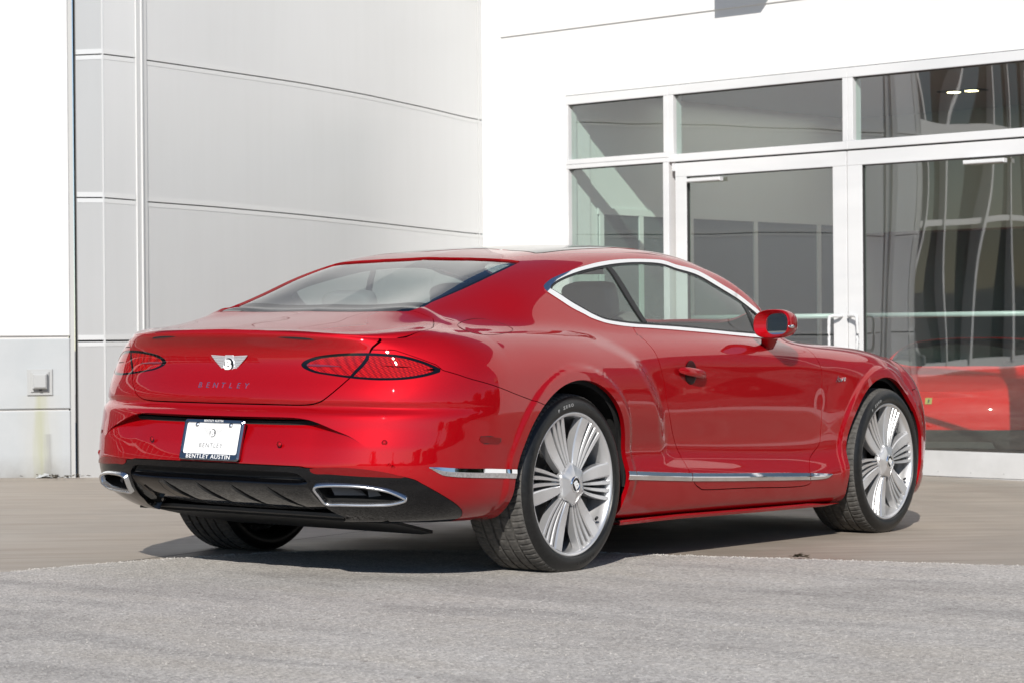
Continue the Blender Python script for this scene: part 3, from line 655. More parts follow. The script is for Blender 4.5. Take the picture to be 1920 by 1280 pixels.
s1 = math_(t, 'MULTIPLY', math_(t, 'MULTIPLY', band(.0, .06), zl), .55)
s2 = math_(t, 'MULTIPLY', math_(t, 'MULTIPLY', band(.0, .16), zl), .42)
s3 = math_(t, 'MULTIPLY', math_(t, 'MULTIPLY', band(-.055, .035), math_(t, 'LESS_THAN', sx_.outputs[2], -.66)), .55)
cc = mixc(t, cc, (.43, .41, .345), s2); cc = mixc(t, cc, (.34, .35, .20), s1); cc = mixc(t, cc, (.22, .22, .21), s3)
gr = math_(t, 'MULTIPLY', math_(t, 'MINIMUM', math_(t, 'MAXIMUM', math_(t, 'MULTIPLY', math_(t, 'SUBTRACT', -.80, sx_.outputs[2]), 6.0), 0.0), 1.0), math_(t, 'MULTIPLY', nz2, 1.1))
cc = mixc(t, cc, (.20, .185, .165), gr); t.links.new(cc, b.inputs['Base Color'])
mb = MB(); mb.prism([(.012, -1.2), (LW, -1.2), (LW, 6.5), (.012, 6.5)], -.30, -.018, fr_l); mb.build("wall_core", simple("wall_core", (.62, .60, .58), .8), BLD)
mb = MB(); mb.prism([(-.030, -1.2), (.0, -1.2), (.0, 6.5), (-.030, 6.5)], -.32, -.012, fr_l); mb.build("corner_post", simple('post_grey', (.44, .44, .43), .6), BLD)
# outlet box with a hood
mb = MB(); c_ = .205
mb.prism([(c_-.085, -.395), (c_+.085, -.395), (c_+.085, -.215), (c_-.085, -.215)], .0, .012, fr_l, bev=.004); BOX = mb.build("outlet_box", M['galv'], BLD)
mb = MB(); mb.prism([(c_-.062, -.372), (c_+.062, -.372), (c_+.062, -.232), (c_-.062, -.232)], .0115, .022, fr_l, bev=.004); mb.build("outlet_plate", M['galv'], BOX)
mb = MB(); mb.prism([(c_-.048, -.350), (c_+.050, -.350), (c_+.050, -.244), (c_-.048, -.244)], .0215, .062, fr_l, bev=.012); mb.build("outlet_hood", M['galv'], BOX)
mb = MB(); mb.prism([(c_-.012, -.366), (c_+.006, -.366), (c_+.006, -.352), (c_-.012, -.352)], .0215, .034, fr_l); mb.build("outlet_latch", M['rubber'], BOX)
# curved wall of silver panels
PL = [(11.298,11.702),(11.459,11.608),(11.75,11.58),(11.86,11.60),(12.6,11.63),(13.6,11.69),(14.6,11.79),(15.5,11.93),(16.2,12.02),(16.56,12.08)]
JT = [1.932,1.947,1.945,1.943,1.94,1.936,1.921,1.902,1.875,1.871]; JM = [.955,.957,.95,.946,.94,.924,.903,.887,.873,.871]
PLn = np.array(PL); cs = np.concatenate([[0], np.cumsum(np.linalg.norm(np.diff(PLn, axis=0), axis=1))])
def wall_pt(s):
    return np.array([np.interp(s, cs, PLn[:, 0]), np.interp(s, cs, PLn[:, 1])])
curve_s = np.linspace(cs[3], cs[9], 60); cpts = natspline(cs[3:], PLn[3:], curve_s)
def run(s0, s1, n):
    s = np.linspace(s0, s1, n)
    if s0 >= cs[3]-1e-6: p = np.stack([np.interp(s, curve_s, cpts[:, k]) for k in (0, 1)], 1)
    else: p = np.stack([wall_pt(q) for q in s])
    d = np.gradient(p, axis=0); d /= np.linalg.norm(d, axis=1)[:, None]; nn = np.stack([d[:, 1], -d[:, 0]], 1)
    return s, p, nn
def jz(s, J): return np.interp(s, cs, J)
def strip(name, s0, s1, zlo, zhi, h0, h1, mat, n=2, par=None):
    """vertical plate following the wall from s0 to s1; zlo/zhi functions of s; between offsets h0..h1"""
    s, p, nn = run(s0, s1, n); V = []; 
    for i in range(n):
        a, b_ = p[i]+nn[i]*h0, p[i]+nn[i]*h1
        V += [(*a, zlo(s[i])), (*a, zhi(s[i])), (*b_, zhi(s[i])), (*b_, zlo(s[i]))]
    F = []
    for i in range(n-1):
        for k in range(4): F.append((4*i+k, 4*i+(k+1) % 4, 4*(i+1)+(k+1) % 4, 4*(i+1)+k))
    F += [(3, 2, 1, 0), tuple(4*(n-1)+k for k in range(4))]
    me = mesh_obj(name, V, F, mat, par if par is not None else BLD)
    if n > 4:
        me.data.polygons.foreach_set('use_smooth', np.ones(len(me.data.polygons), bool)); me.data.set_sharp_from_angle(angle=math.radians(30))
    return me
g_ = .0038
rows = [(lambda s: -1.2+0*s, lambda s: jz(s, [0]*10)-.034), (lambda s: jz(s, [0]*10)-.022, lambda s: jz(s, JM)-g_), (lambda s: jz(s, JM)+g_, lambda s: jz(s, JT)-g_), (lambda s: jz(s, JT)+g_, lambda s: 2.93+0*s), (lambda s: 2.945+0*s, lambda s: 6.5+0*s)]
s_end = cs[9]-.10
bays = [(cs[0], cs[1]-.0005, 2, M['panel_dimmed']), (cs[1]+.0005, cs[2]-.004, 2, M['panel']), (cs[3]+.012, s_end-.012, 40, M['panel']), (s_end+.004, cs[9]-.004, 3, M['panel'])]
for s0, s1, n, mt in bays:
    for zl_, zh_ in rows:
        pn_ = strip("wall_panel", s0, s1, zl_, zh_, -.03, 0., mt, n)
        # bright folded edges along the joints
        strip("panel_edge", s0+.002, s1-.002, lambda s, f=zh_: f(s)-.030, lambda s, f=zh_: f(s)-.001, -.002, .0025, M['trim'], n, pn_)
        strip("panel_edge", s0+.002, s1-.002, lambda s, f=zl_: f(s)+.001, lambda s, f=zl_: f(s)+.034, -.002, .0025, M['trim'], n, pn_)
strip("joint_backing", cs[3], cs[9], lambda s: -1.2+0*s, lambda s: 6.5+0*s, -.08, -.022, M['joint'], 40); strip("joint_backing", cs[0], cs[1], lambda s: -1.2+0*s, lambda s: 6.5+0*s, -.08, -.022, M['joint'], 2); strip("joint_backing", cs[1], cs[2], lambda s: -1.2+0*s, lambda s: 6.5+0*s, -.08, -.022, M['joint'], 2)
for s0, s1, h in ((cs[2]-.002, cs[2]+.050, .010), (cs[2]+.050, cs[2]+.062, .020), (cs[2]+.062, cs[3]+.010, .010)):
    strip("wall_post", s0, s1, lambda s: -1.2+0*s, lambda s: 6.5+0*s, -.05, h, M['trim'], 2)
for s0 in (cs[1], s_end): strip("corner_trim", s0-.006, s0+.006, lambda s: -1.2+0*s, lambda s: 6.5+0*s, -.02, .004, M['trim'], 2)
strip("skirting", cs[3], cs[9], lambda s: -1.2+0*s, lambda s: -.93+0*s, -.02, .006, M['trim'], 40)
# storefront: frame (u to the left, z up, h outwards)
FO = np.array([15.9, 7.5]); g2 = math.radians(82.1); DDv = np.array([math.cos(g2), math.sin(g2)]); HH = np.array([-DDv[1], DDv[0]])
FR = ((*FO, 0), (*DDv, 0), (0, 0, 1), (*HH, 0))
def sp_(u, z, h): return np.array([*(FO+DDv*u+HH*h), z])
def slab(name, u0, u1, z0, z1, h0, h1, mat, parent=None, bev=0.):
    mb = MB(); mb.prism([(u0, z0), (u1, z0), (u1, z1), (u0, z1)], h0, h1, FR, bev=bev); return mb.build(name, mat, parent or BLD)
UR = -6.6
slab("front_wall", 3.624, 4.62, -1.3, 6.5, -.30, .0, M['render']); slab("front_wall", UR, 3.624, 2.012, 6.5, -.30, .0, M['render']); slab("front_wall", UR-4, UR, -1.3, 6.5, -.3, .0, M['render'])
slab("fascia", UR-4, 4.38, 2.575, 6.5, .0, .014, M['render'], bev=.004)
slab("reveal_gap", UR, 3.628, 2.0085, 2.0125, -.02, .004, M['rubber'])
# fixed lights: one window part per opening with rails, panes as sub-parts
def window(u0, u1, z0, z1, lw=.04, rw=.05, tw=.075, bw=.06):
    w = slab("window", u1, u1+0.001, z0, z1, -.10, -.09, M['frame'])     # slim carrier, then the visible rails
    slab("frame_rail", u0, u1, z1-tw, z1, -.10, .012, M['frame'], w, .003); slab("frame_rail", u0, u1, z0, z0+bw, -.10, .012, M['frame'], w, .003)
    slab("frame_stile", u0, u0+rw, z0+bw, z1-tw, -.10, .010, M['frame'], w, .003); slab("frame_stile", u1-lw, u1, z0+bw, z1-tw, -.10, .010, M['frame'], w, .003)
    slab("gasket", u0+rw-.004, u1-lw+.004, z1-tw-.006, z1-tw+.003, -.045, -.012, M['rubber'], w)
    mb = MB(); mb.add([sp_(u0+rw-.003, z0+bw-.003, -.035), sp_(u1-lw+.003, z0+bw-.003, -.035), sp_(u1-lw+.003, z1-tw+.003, -.035), sp_(u0+rw-.003, z1-tw+.003, -.035)], [(0, 1, 2, 3)]); mb.build("pane", M['pane'], w)
    return w
window(2.500, 3.622, 1.425, 2.007, lw=.024, rw=.052, bw=.042)
window(2.500, 3.622, -1.09, 1.423, lw=.022, rw=.060, tw=.036, bw=.20)
window(.728, 2.498, 1.384, 2.007, lw=.050, rw=.048, bw=.062)
window(-.93, .726, 1.384, 2.007, lw=.046, rw=.05, bw=.064)
window(-2.95, -.932, 1.384, 2.007); window(-2.95, -.96, -1.09, 1.382, bw=.2); window(-4.75, -2.952, -1.09, 2.007, bw=.2); window(-6.6, -4.752, -1.09, 2.007, bw=.2)
def door(u0, u1, hinge_left, stile_l, stile_r):
    zt, zb = 1.372, -1.080
    d = slab("door", u0, u1, zt-.112, zt, -.055, -.004, M['frame'], None, .003)
    slab("door_stile", u1-stile_l, u1, zb, zt-.112, -.055, -.005, M['frame'], d, .003); slab("door_stile", u0, u0+stile_r, zb, zt-.112, -.055, -.005, M['frame'], d, .003)
    k = slab("kick_plate", u0+stile_r, u1-stile_l, zb, -.892, -.055, -.006, M['kick'], d, .003)
    a, b_ = u0+stile_r, u1-stile_l
    slab("gasket", a-.003, b_+.003, zt-.119, zt-.110, -.045, -.012, M['rubber'], d); slab("gasket", b_-.004, b_+.003, -.89, zt-.119, -.045, -.012, M['rubber'], d)
    mb = MB(); mb.add([sp_(a-.004, -.894, -.033), sp_(b_+.004, -.894, -.033), sp_(b_+.004, zt-.10, -.033), sp_(a-.004, zt-.10, -.033)], [(0, 1, 2, 3)]); mb.build("pane", M['pane'], d)
    mb = MB(); mb.tube([sp_(a-.02, .113, -.085), sp_(b_+.02, .113, -.085)], .020, 12); mb.build("push_bar", M['frame'], d, smooth=True)
    uh = (u0+stile_r*.40) if hinge_left else (u1-stile_l*.20)
    sg = 1 if hinge_left else -1.75
    top, bot, out = .112, -.150, .075
    path = smooth_poly([sp_(uh, top, -.004), sp_(uh, top, .03), sp_(uh+sg*.045, top, out-.012), sp_(uh+sg*.062, top-.022, out), sp_(uh+sg*.064, (top+bot)/2, out), sp_(uh+sg*.062, bot+.022, out), sp_(uh+sg*.045, bot, out-.012), sp_(uh, bot, .03), sp_(uh, bot, -.004)], False, 5)
    mb = MB(); mb.tube(path, .0125, 10); mb.build("pull_handle", M['frame'], d, smooth=True)
    cl = (b_-.035) if hinge_left else (a+.52)
    slab("door_closer", cl-.345, cl, 1.208, 1.238, -.004, .045, M['frame'], d, .006)
    for q in range(6 if not hinge_left else 3):
        mb = MB(); mb.lathe([(.0045, .001), (.006, .0)], (sp_(b_-.10-q*.28, -1.045, -.0058), (*DDv, 0), (0, 0, 1), (*HH, 0)), 8); mb.lathe([(0, .001), (.0045, .001)], (sp_(b_-.10-q*.28, -1.045, -.0058), (*DDv, 0), (0, 0, 1), (*HH, 0)), 8); mb.build("screw", M['galv'], d)
    return d
dl = door(.752, 2.442, True, .116, .130); dr = door(-.952, .744, False, .134, .12)
slab("door_head", -.955, 2.446, 1.374, 1.3835, -.10, -.012, M['rubber'])
slab("lock", .50, .52, -.965, -.935, -.006, .004, M['rubber'], dr)
slab("threshold", -6.6, 3.622, -1.3, -1.083, -.2, -.008, M['kick'])
for u in (2.448, ): slab("hinge", u-.012, u+.012, 1.31, 1.372, -.008, .014, M['frame'])
SBOX = slab('shadow_box', 1.20, 1.66, 2.89, 3.35, .30, .50, M['galv'], None, .01); slab('shadow_box_arm', 1.40, 1.46, 3.05, 3.12, .035, .30, M['galv'], SBOX)  # unseen box on an arm, added to throw a shadow onto the fascia
# ---- inside the showroom
def inner(name, u0, u1, z0, z1, h0, h1, mat): return slab(name, u0, u1, z0, z1, h0, h1, mat)
inner("showroom_floor", -12, 3.9, -1.35, ZF, -11, -.06, M['int_floor']); inner("showroom_ceiling", -12, 3.9, 2.075, 2.6, -11, -.30, M['int_ceiling'])
inner("side_wall", 3.645, 3.85, ZF, 2.42, -11, -.30, M['int_white']); inner("back_wall", -12, 3.645, ZF, 2.42, -11.2, -10.8, M['int_dark'])
inner("bulkhead", -12, 3.64, .95, 2.42, -4.6, -4.2, M['int_beige'])
sw = inner("glazed_screen", 3.636, 3.645, ZF, 1.02, -4.2, -.42, M['int_dark'])
for h in (-.42, -.95, -1.65, -2.6, -3.6): inner("screen_post", 3.622, 3.637, ZF, 1.05, h-.055, h, M['int_white'])
inner("screen_head", 3.620, 3.637, 1.02, 1.075, -4.2, -.40, M['int_white'])
for k in range(9): inner("back_post", 2.9-k*1.35, 2.98-k*1.35, ZF, 2.4, -8.1, -8.0, M['int_white' if k % 3 else 'int_beige'])
for u, w in ((1.2, .5), (-1.4, .35), (-2.6, .7), (-4.6, .4)): inner("partition", u, u+w, ZF, .95, -5.2, -5.1, M['int_beige'])
DL = np.array([18.75, 8.527, 2.07])
mb = MB(); mb.prism([(-.20, -.10), (.20, -.10), (.20, .10), (-.20, .10)], -.004, .02, ((*DL,), (*DDv, 0), (*HH, 0), (0, 0, 1))); lampbox = mb.build("downlight", simple("lamp_housing", (.02, .02, .02), .5), BLD)
for u in (-.09, .09):
    mb = MB(); mb.lathe([(0, -.004), (.055, -.004), (.06, .0)], (DL+np.array([*DDv, 0])*u+np.array([0, 0, -.0045]), (*DDv, 0), (*HH, 0), (0, 0, 1)), 16); mb.build("bulb", M['lamp'], lampbox)
al = bpy.data.lights.new("showroom_lamps", 'AREA'); al.shape = 'RECTANGLE'; al.size = 5.5; al.size_y = 2.4; al.energy = 24; al.color = (1, .95, .86)
al_o = link(bpy.data.objects.new("showroom_lamps", al)); pl_ = sp_(.8, 2.05, -2.4)
al_o.matrix_world = MBLD @ Matrix(((DDv[0], HH[0], 0, pl_[0]), (DDv[1], HH[1], 0, pl_[1]), (0, 0, 1, pl_[2]), (0, 0, 0, 1)))
# ---- the red sports car in the showroom (same body maths, coarser and lower)
paint2, t, b = new_mat("showroom_red"); setp(b, base=(.78, .006, .006), rough=.45, coat=.4, coatr=.05, spec=.1)
A2, B2, _i2 = skin(.05, 30, 34)
for p_, rf_ in ((A2, np.array([0, -1, 0.])), (B2, np.array([0, 0, 1.]))):
    if (p_.N@rf_).mean() < 0: p_.N *= -1; p_.T = p_.T[:, ::-1].copy()
nose = np.array([17.15, 8.12]); hd_ = np.array([-.97, -.24]); hd_ /= np.linalg.norm(hd_); sdv = np.array([-hd_[1], hd_[0]])
sc3 = Matrix(((hd_[0]*.95, sdv[0]*.98, 0, nose[0]-hd_[0]*3.70*.95), (hd_[1]*.95, sdv[1]*.98, 0, nose[1]-hd_[1]*3.70*.95), (0, 0, .73, ZF+.0), (0, 0, 0, 1)))
RED2 = thing("car", "low bright red sports car standing inside the showroom behind the glass door", "car", mat=MBLD @ sc3)
ar2 = np.minimum(np.hypot(A2.V[:, 0], A2.V[:, 2]-.362), np.hypot(A2.V[:, 0]-2.851, A2.V[:, 2]-.362))-.424; ar2 = np.where((A2.C[:, 0] > -.62) & (A2.C[:, 0] < 3.45), ar2, 1.)
A2 = keep(A2, -ar2); low2, A2 = split(A2, np.maximum(A2.C[:, 1]-.40, 3.32-A2.C[:, 0])); gl2 = sdf(B2.C, smooth_poly(TR['B_dlo_out'], True, 3)); sg2, B2 = split(B2, gl2)
ws2 = smooth_poly([[1.43, .1], [1.43, 0], [1.425, -.3], [1.44, -.52], [1.50, -.605], [1.70, -.635], [1.90, -.655], [1.98, -.66], [2.02, -.64], [2.13, -.40], [2.18, 0], [2.18, .1]], True, 4)
wg2, B2 = split(B2, sdf(B2.C, ws2))
def both2(name, p, mat, par): return part(name, merge(p, p.mirror()), mat, par)
b2 = both2("body", merge(A2, B2), paint2, RED2); both2("lower_fascia", low2, M['rubber'], RED2); both2("side_window", sg2, M['pane_dark'], RED2); both2("windscreen", wg2, M['pane_dark'], RED2)
for sgn in (-1, 1):
    V = []; 
    for xo, k in ((-.05, 1.), (0, 1.), (.06, .7), (.09, .2)):
        for i in range(12):
            u = 2*math.pi*i/12; V.append((1.75+xo, sgn*(1.0+.10*k*math.cos(u)), 1.06+.065*k*math.sin(u)))
    F = [(j*12+i, j*12+(i+1) % 12, (j+1)*12+(i+1) % 12, (j+1)*12+i) for j in range(3) for i in range(12)]+[tuple(range(12))[::-1]]
    mesh_obj("door_mirror", V, F, paint2, RED2, smooth=True)
    mb = MB(); mb.prism([(-.16, -.03), (.12, -.05), (.16, .02), (-.10, .05)], .0, .03, ((3.52, sgn*.62, .62), (.45, sgn*-.9, 0), (0, 0, 1), (.9, sgn*.45, .1)), bev=.005); mb.build("headlamp", M['pane_dark'], RED2)
mb = MB(); mb.prism([(-.55, .20), (.55, .20), (.52, .27), (-.52, .27)], 0, .02, ((3.69, 0, 0), (0, 1, 0), (0, 0, 1), (1, 0, 0)), bev=.004); mb.build("grille", M['rubber'], RED2)
mb = MB(); mb.prism([(-.028, -.036), (.028, -.036), (.028, .036), (-.028, .036)], 0, .006, ((3.668, 0, .715), (0, 1, 0), (-.35, 0, .93), (.93, 0, .35)), bev=.001); bd = mb.build("badge", simple("yellow_badge", (.50, .40, .10), .4), RED2)
mb = MB(); mb.prism([(-.010, -.02), (.004, -.024), (.010, -.004), (.006, .02), (-.006, .016), (-.003, .0)], 0.0062, .0072, ((3.668, 0, .715), (0, 1, 0), (-.35, 0, .93), (.93, 0, .35))); mb.build("badge_mark", M['rubber'], bd)
for x0 in (0, 2.851):
    for sgn in (-1, 1):
        mb = MB(); mb.lathe([(.10, .0), (.25, .01), (.27, .0), (.36, -.02), (.37, -.06), (.37, -.2)], ((x0, sgn*.95, .368), (1, 0, 0), (0, 0, 1), (0, sgn, 0)), 32); mb.build("wheel", M['int_dark'], RED2, smooth=True)
# ---- things outside the frame that the paint and the glass mirror
# curved glazed wing that carries on to the left of the picture
WG = thing("building", "curved glass wing with white mullions left of the forecourt", "building")
wp = natspline(np.arange(7.), np.array([(2.9, 6.15), (1.5, 8.1), (-.9, 10.7), (-4.2, 13.2), (-8.5, 15.3), (-14, 16.6), (-22, 17.0)]), np.linspace(0, 6, 27))
def wing_strip(name, i0, i1, z0, z1, h0, h1, mat):
    V = []
    for i in (i0, i1):
        k0 = max(int(i)-1, 0); k1 = min(int(i)+1, len(wp)-1); d = wp[k1]-wp[k0]; d /= np.linalg.norm(d); nn = np.array([d[1], -d[0]]); nn *= -1 if nn@np.array([-1, -1]) < 0 else 1
        j = min(int(i), len(wp)-2); p = wp[j]+(wp[j+1]-wp[j])*(i-j)
        for h in (h0, h1): V += [(*(p+nn*h), z0), (*(p+nn*h), z1)]
    mb = MB(); mb.add(V, [(0, 1, 5, 4), (2, 6, 7, 3), (1, 3, 7, 5), (0, 4, 6, 2), (0, 2, 3, 1), (4, 5, 7, 6)]); return mb.build(name, mat, WG)
for i in range(26):
    wing_strip("pane", i, i+1, .15, 5.4, -.06, -.02, M['pane_dark'])
    wing_strip("mullion", i, i+.06, .1, 5.4, -.05, .10, M['facade_white'])
    wing_strip("transom", i, i+1, 2.30, 2.40, -.03, .07, M['facade_white']); wing_strip("transom", i, i+1, .0, .18, -.05, .08, M['facade_white'])
    wing_strip("fascia", i, i+1, 3.75, 4.05, -.05, .20, M['facade_white']); wing_strip("parapet", i, i+1, 5.4, 5.6, -.3, .25, M['facade_white'])
# office block across the road on the right
OB_ = thing("building", "long dark brown office block with dark window bands across the road", "building", (30, -30, 0)); OB_.rotation_euler = (0, 0, math.radians(32))
mb = MB(); mb.box((-26, -6, 0), (22, 6, 3.6)); mb.box((-14, -5.5, 3.6), (6, 5.5, 4.6)); mb.build("wall", simple('dark_brown_wall', (.075, .055, .045), .8), OB_)  # unseen walls made dark to deepen the reflections in the car's side
for k in range(14):
    mb = MB(); mb.box((-25+k*3.3, 5.95, .8), (-22.6+k*3.3, 6.04, 2.7)); mb.build("window", M['pane_dark'], OB_)
m, t, b = new_mat("leaves"); setp(b, rough=.6); cc = ramp(t, noise(t, coord(t), 1.2, 3), [(.3, (.030, .045, .018)), (.7, (.075, .095, .038))]); t.links.new(cc, b.inputs['Base Color']); LEAF = m
BARK = simple("bark", (.10, .075, .055), .9)
V = []; F = []; fm = []
for k, (x, y, h) in enumerate([(14, -27, 5.2), (21, -22, 4.6), (33, -17, 5.0), (18, -25, 5.0), (25, -20, 5.4), (29, -19, 4.8), (9, -29, 5.4), (38, -15, 5.2), (-9, -46, 5.2), (-22, -47, 4.2), (-45, -22, 5.4), (4, -42, 4.6), (46, -14, 5.5), (55, -13, 5.5), (-38, -34, 4.4)]):
    r = random.Random(11+k); mb = MB(); mb.tube([(x, y, 0), (x+.1, y+.05, h*.25), (x, y+.15, h*.5), (x+.15, y, h*.8)], [.28, .2, .14, .05], 8)
    o = len(V); V += mb.V; F += [tuple(q+o for q in f) for f in mb.F]; fm += [1]*len(mb.F)
    cl = [(r.gauss(0, h*.18), r.gauss(0, h*.18), h*r.uniform(.06, .95), h*r.uniform(.12, .22)) for _ in range(30 if k > 7 else 60)]
    for q in range(7000 if k < 8 else 2600):
        cx, cy, cz, cr = r.choice(cl); d = np.array([r.gauss(0, 1), r.gauss(0, 1), r.gauss(0, .8)]); d /= np.linalg.norm(d); p = np.array([x+cx, y+cy, cz])+d*cr*r.uniform(.6, 1.05)
        a = np.array([r.gauss(0, 1) for _ in range(3)]); a /= np.linalg.norm(a); b_ = np.cross(a, d); b_ /= np.linalg.norm(b_)+1e-9; s_ = r.uniform(.12, .26); o = len(V)
        V += [p-a*s_, p+b_*s_*.6, p+a*s_, p-b_*s_*.6]; F.append((o, o+1, o+2, o+3)); fm.append(0)
o = mesh_obj("tree_line", V, F, [LEAF, BARK]); o.data.polygons.foreach_set('material_index', np.array(fm, np.int32)); o['kind'] = 'stuff'
# low hedge and scrub along the far edge of the car park
V = []; F = []; r = random.Random(77)
for k in range(60):
    an = math.radians(-172+k*2.35); dd = 47+r.uniform(-4, 4); hh = r.uniform(1.7, 3.6)
    for q in range(420):
        p = np.array([-3+dd*math.cos(an)+r.gauss(0, 1.2), -4+dd*math.sin(an)+r.gauss(0, 1.2), hh*abs(r.random()**.8)]); a = np.array([r.gauss(0, 1) for _ in range(3)]); a /= np.linalg.norm(a)
        b_ = np.cross(a, [.3, .5, .8]); b_ /= np.linalg.norm(b_)+1e-9; s_ = r.uniform(.18, .4); o = len(V); V += [p-a*s_, p+b_*s_*.6, p+a*s_, p-b_*s_*.6]; F.append((o, o+1, o+2, o+3))
o = mesh_obj("hedge", V, F, LEAF); o['kind'] = 'stuff'
# scrap of clear plastic caught at the wall foot
V = []; F = []; nx_, ny_ = 9, 6
for i in range(nx_):
    for j in range(ny_):
        a = .125+.115*i/(nx_-1)+r.uniform(-.004, .004); h_ = .012+.05*j/(ny_-1); zz_ = -.958+.040*math.sin(math.pi*i/(nx_-1))*(1-.6*j/(ny_-1))*r.uniform(.5, 1.1)
        p = wl0+wd_*a+wn*h_; V.append(MBLD @ Vector((p[0], p[1], zz_)))
F = [(i*ny_+j, (i+1)*ny_+j, (i+1)*ny_+j+1, i*ny_+j+1) for i in range(nx_-1) for j in range(ny_-1)]
o = mesh_obj("plastic_scrap", [tuple(q) for q in V], F, simple("clear_plastic", (.45, .46, .46), .25)); o['label'] = "crumpled scrap of grey plastic on the ground below the wall outlet"; o['category'] = "litter"
# leaf litter against the foot of the left wall and on the seam
def litter(name, label, cx, cy, spread, n, seed):
    r = random.Random(seed); V = []; F = []
    for k in range(n):
        x, y = cx+r.gauss(0, spread), cy+r.gauss(0, spread); s_ = r.uniform(.010, .022); a = r.random()*6.28; tl = r.uniform(-.5, .5); o = len(V)
        e1 = np.array([math.cos(a), math.sin(a), tl*.5])*s_; e2 = np.array([-math.sin(a), math.cos(a), r.uniform(-.6, .6)])*s_*.55; c_ = np.array([x, y, .010+abs(tl)*.010+r.random()*.012])
        V += [c_-e1, c_+e2, c_+e1, c_-e2]; F.append((o, o+1, o+2, o+3))
    o = mesh_obj(name, V, F, simple(name+"_brown", (.055, .040, .022), .8)); o['label'] = label; o['category'] = "leaf litter"; return o
litter("leaf_litter", "small heap of dry brown leaves on the concrete edge near the front wheel", 1.165, -1.365, .022, 26, 3)
wf = MBLD @ Vector((*(wl0+wd_*.10+wn*.05), -.955)); litter("leaf_litter", "dry leaves and twigs at the foot of the stained left wall", wf.x, wf.y, .10, 60, 4)

# ================================================================ the red coupe
A0, B0, INFO = skin()
for p_ in (A0, B0):
    ref = np.array([0, -1, 0.]) if p_ is A0 else np.array([0, 0, 1.])
    if (p_.N@ref).mean() < 0: p_.N *= -1; p_.T = p_.T[:, ::-1].copy()
S0 = float(INFO['s'][0])
CAR = thing("car", "red two-door coupe parked with its rear right corner towards the viewer", "car", (0, 0, 0))
def P2(k, **kw): return np.array(TR[k], float)
def poly(k, closed=True, n=6): return smooth_poly(TR[k], closed, n)
def field(p, pl, closed=True): return sdf(p.C, pl, closed)
def both(name, p, mat, parent=CAR, **k): return part(name, merge(p, p.mirror()), mat, parent, **k)
def pair(name, p, mat, parent=CAR, **k):
    return [part(name, p, mat, parent, **k), part(name, p.mirror(), mat, parent, **k)]
GAP = .0026
WHEEL_Z = .3615
# ---- side and tail
A = A0
arch_r = np.minimum(np.hypot(A.V[:, 0], A.V[:, 2]-.362), np.hypot(A.V[:, 0]-2.851, A.V[:, 2]-.362))-.424
arch_r = np.where((A.C[:, 0] > -.62) & (A.C[:, 0] < 3.45), arch_r, 1.)
LINER = keep(A, -(arch_r+.012))
A = keep(A, -arch_r)
light = poly('A_light'); trunk_l = smooth_poly(TR['A_trunk'], False, 6)
trunk_poly = np.concatenate([[[-.93, 1.10], [-.965, .955]], trunk_l, [[S0-.1, .684], [S0-.1, 1.1]]])
dlx, A = split(A, field(A, light), .0)
black_l = smooth_poly(TR['A_black'], False, 6)
black_poly = np.concatenate([[[S0-.1, .454]], black_l, [[-.71, .20], [-.71, .05], [S0-.1, .05]]])
blk, A = split(A, field(A, black_poly), .0012)
# tail: lid, bumper
lid, A = split(A, field(A, trunk_poly), GAP)
bl = smooth_poly(TR['A_bumperline'], False, 6)
bump_poly = np.concatenate([[[S0-.1, .90]], [[-1.0, .90], [-.86, .845]], bl, [[-.20, .67], [-.20, .0], [S0-.1, .0]]])
bumper, A = split(A, field(A, bump_poly), .0016)
# recess round the number plate
rl = smooth_poly(TR['A_recess'], False, 6)
rec_poly = np.concatenate([[[S0-.1, .636]], rl, [[-1.04, .47], [-.98, .44], [-.98, .30], [S0-.1, .30]]])
rec, bumper = split(bumper, field(bumper, rec_poly), 0.)
t_ = np.clip((-1.09-rec.C[:, 0])/.26, 0, 1); zz = np.clip((rec.C[:, 1]-.44)/.19, 0, 1)
dep = .050*(t_*t_*(3-2*t_))*(.24+.76*zz**1.6)
dup_ = np.clip((-field(rec, rec_poly))/.006, 0, 1)
rec.V = rec.V+np.stack([dep, 0*dep, 0*dep], 1); rec = renormal(rec)
bumper_h = hem(bumper, .052, lambda m: (m[:, 2] < .66) & (m[:, 2] > .45) & (m[:, 0] < -.95) & (np.abs(m[:, 1]) > .0008), dirn=(-1., 0, 0))
bumper_h = hem(bumper_h, .014, lambda m: (m[:, 2] >= .66) | (m[:, 0] > -.95))
BUMPER = both("rear_bumper", merge(bumper_h, rec), M['paint'])
# door
door_pts = [[.655, 1.06], [.672, 1.0]]+TR['A_door'][:-1]+[[2.13, .935], [2.10, 1.06]]
door_poly = np.concatenate([[[.640, 1.06]], smooth_poly(door_pts[1:-1], False, 6), [[2.08, 1.06]]])
door_a, A = split(A, field(A, door_poly), GAP*.85)
# front bumper seam and hood (upper patch)
fb_poly = np.array([[3.24, .72], [4.6, .72], [4.6, -.1], [3.0, -.1], [3.16, .45], [3.20, .62]])
fbump, A = split(A, field(A, fb_poly), .0016)
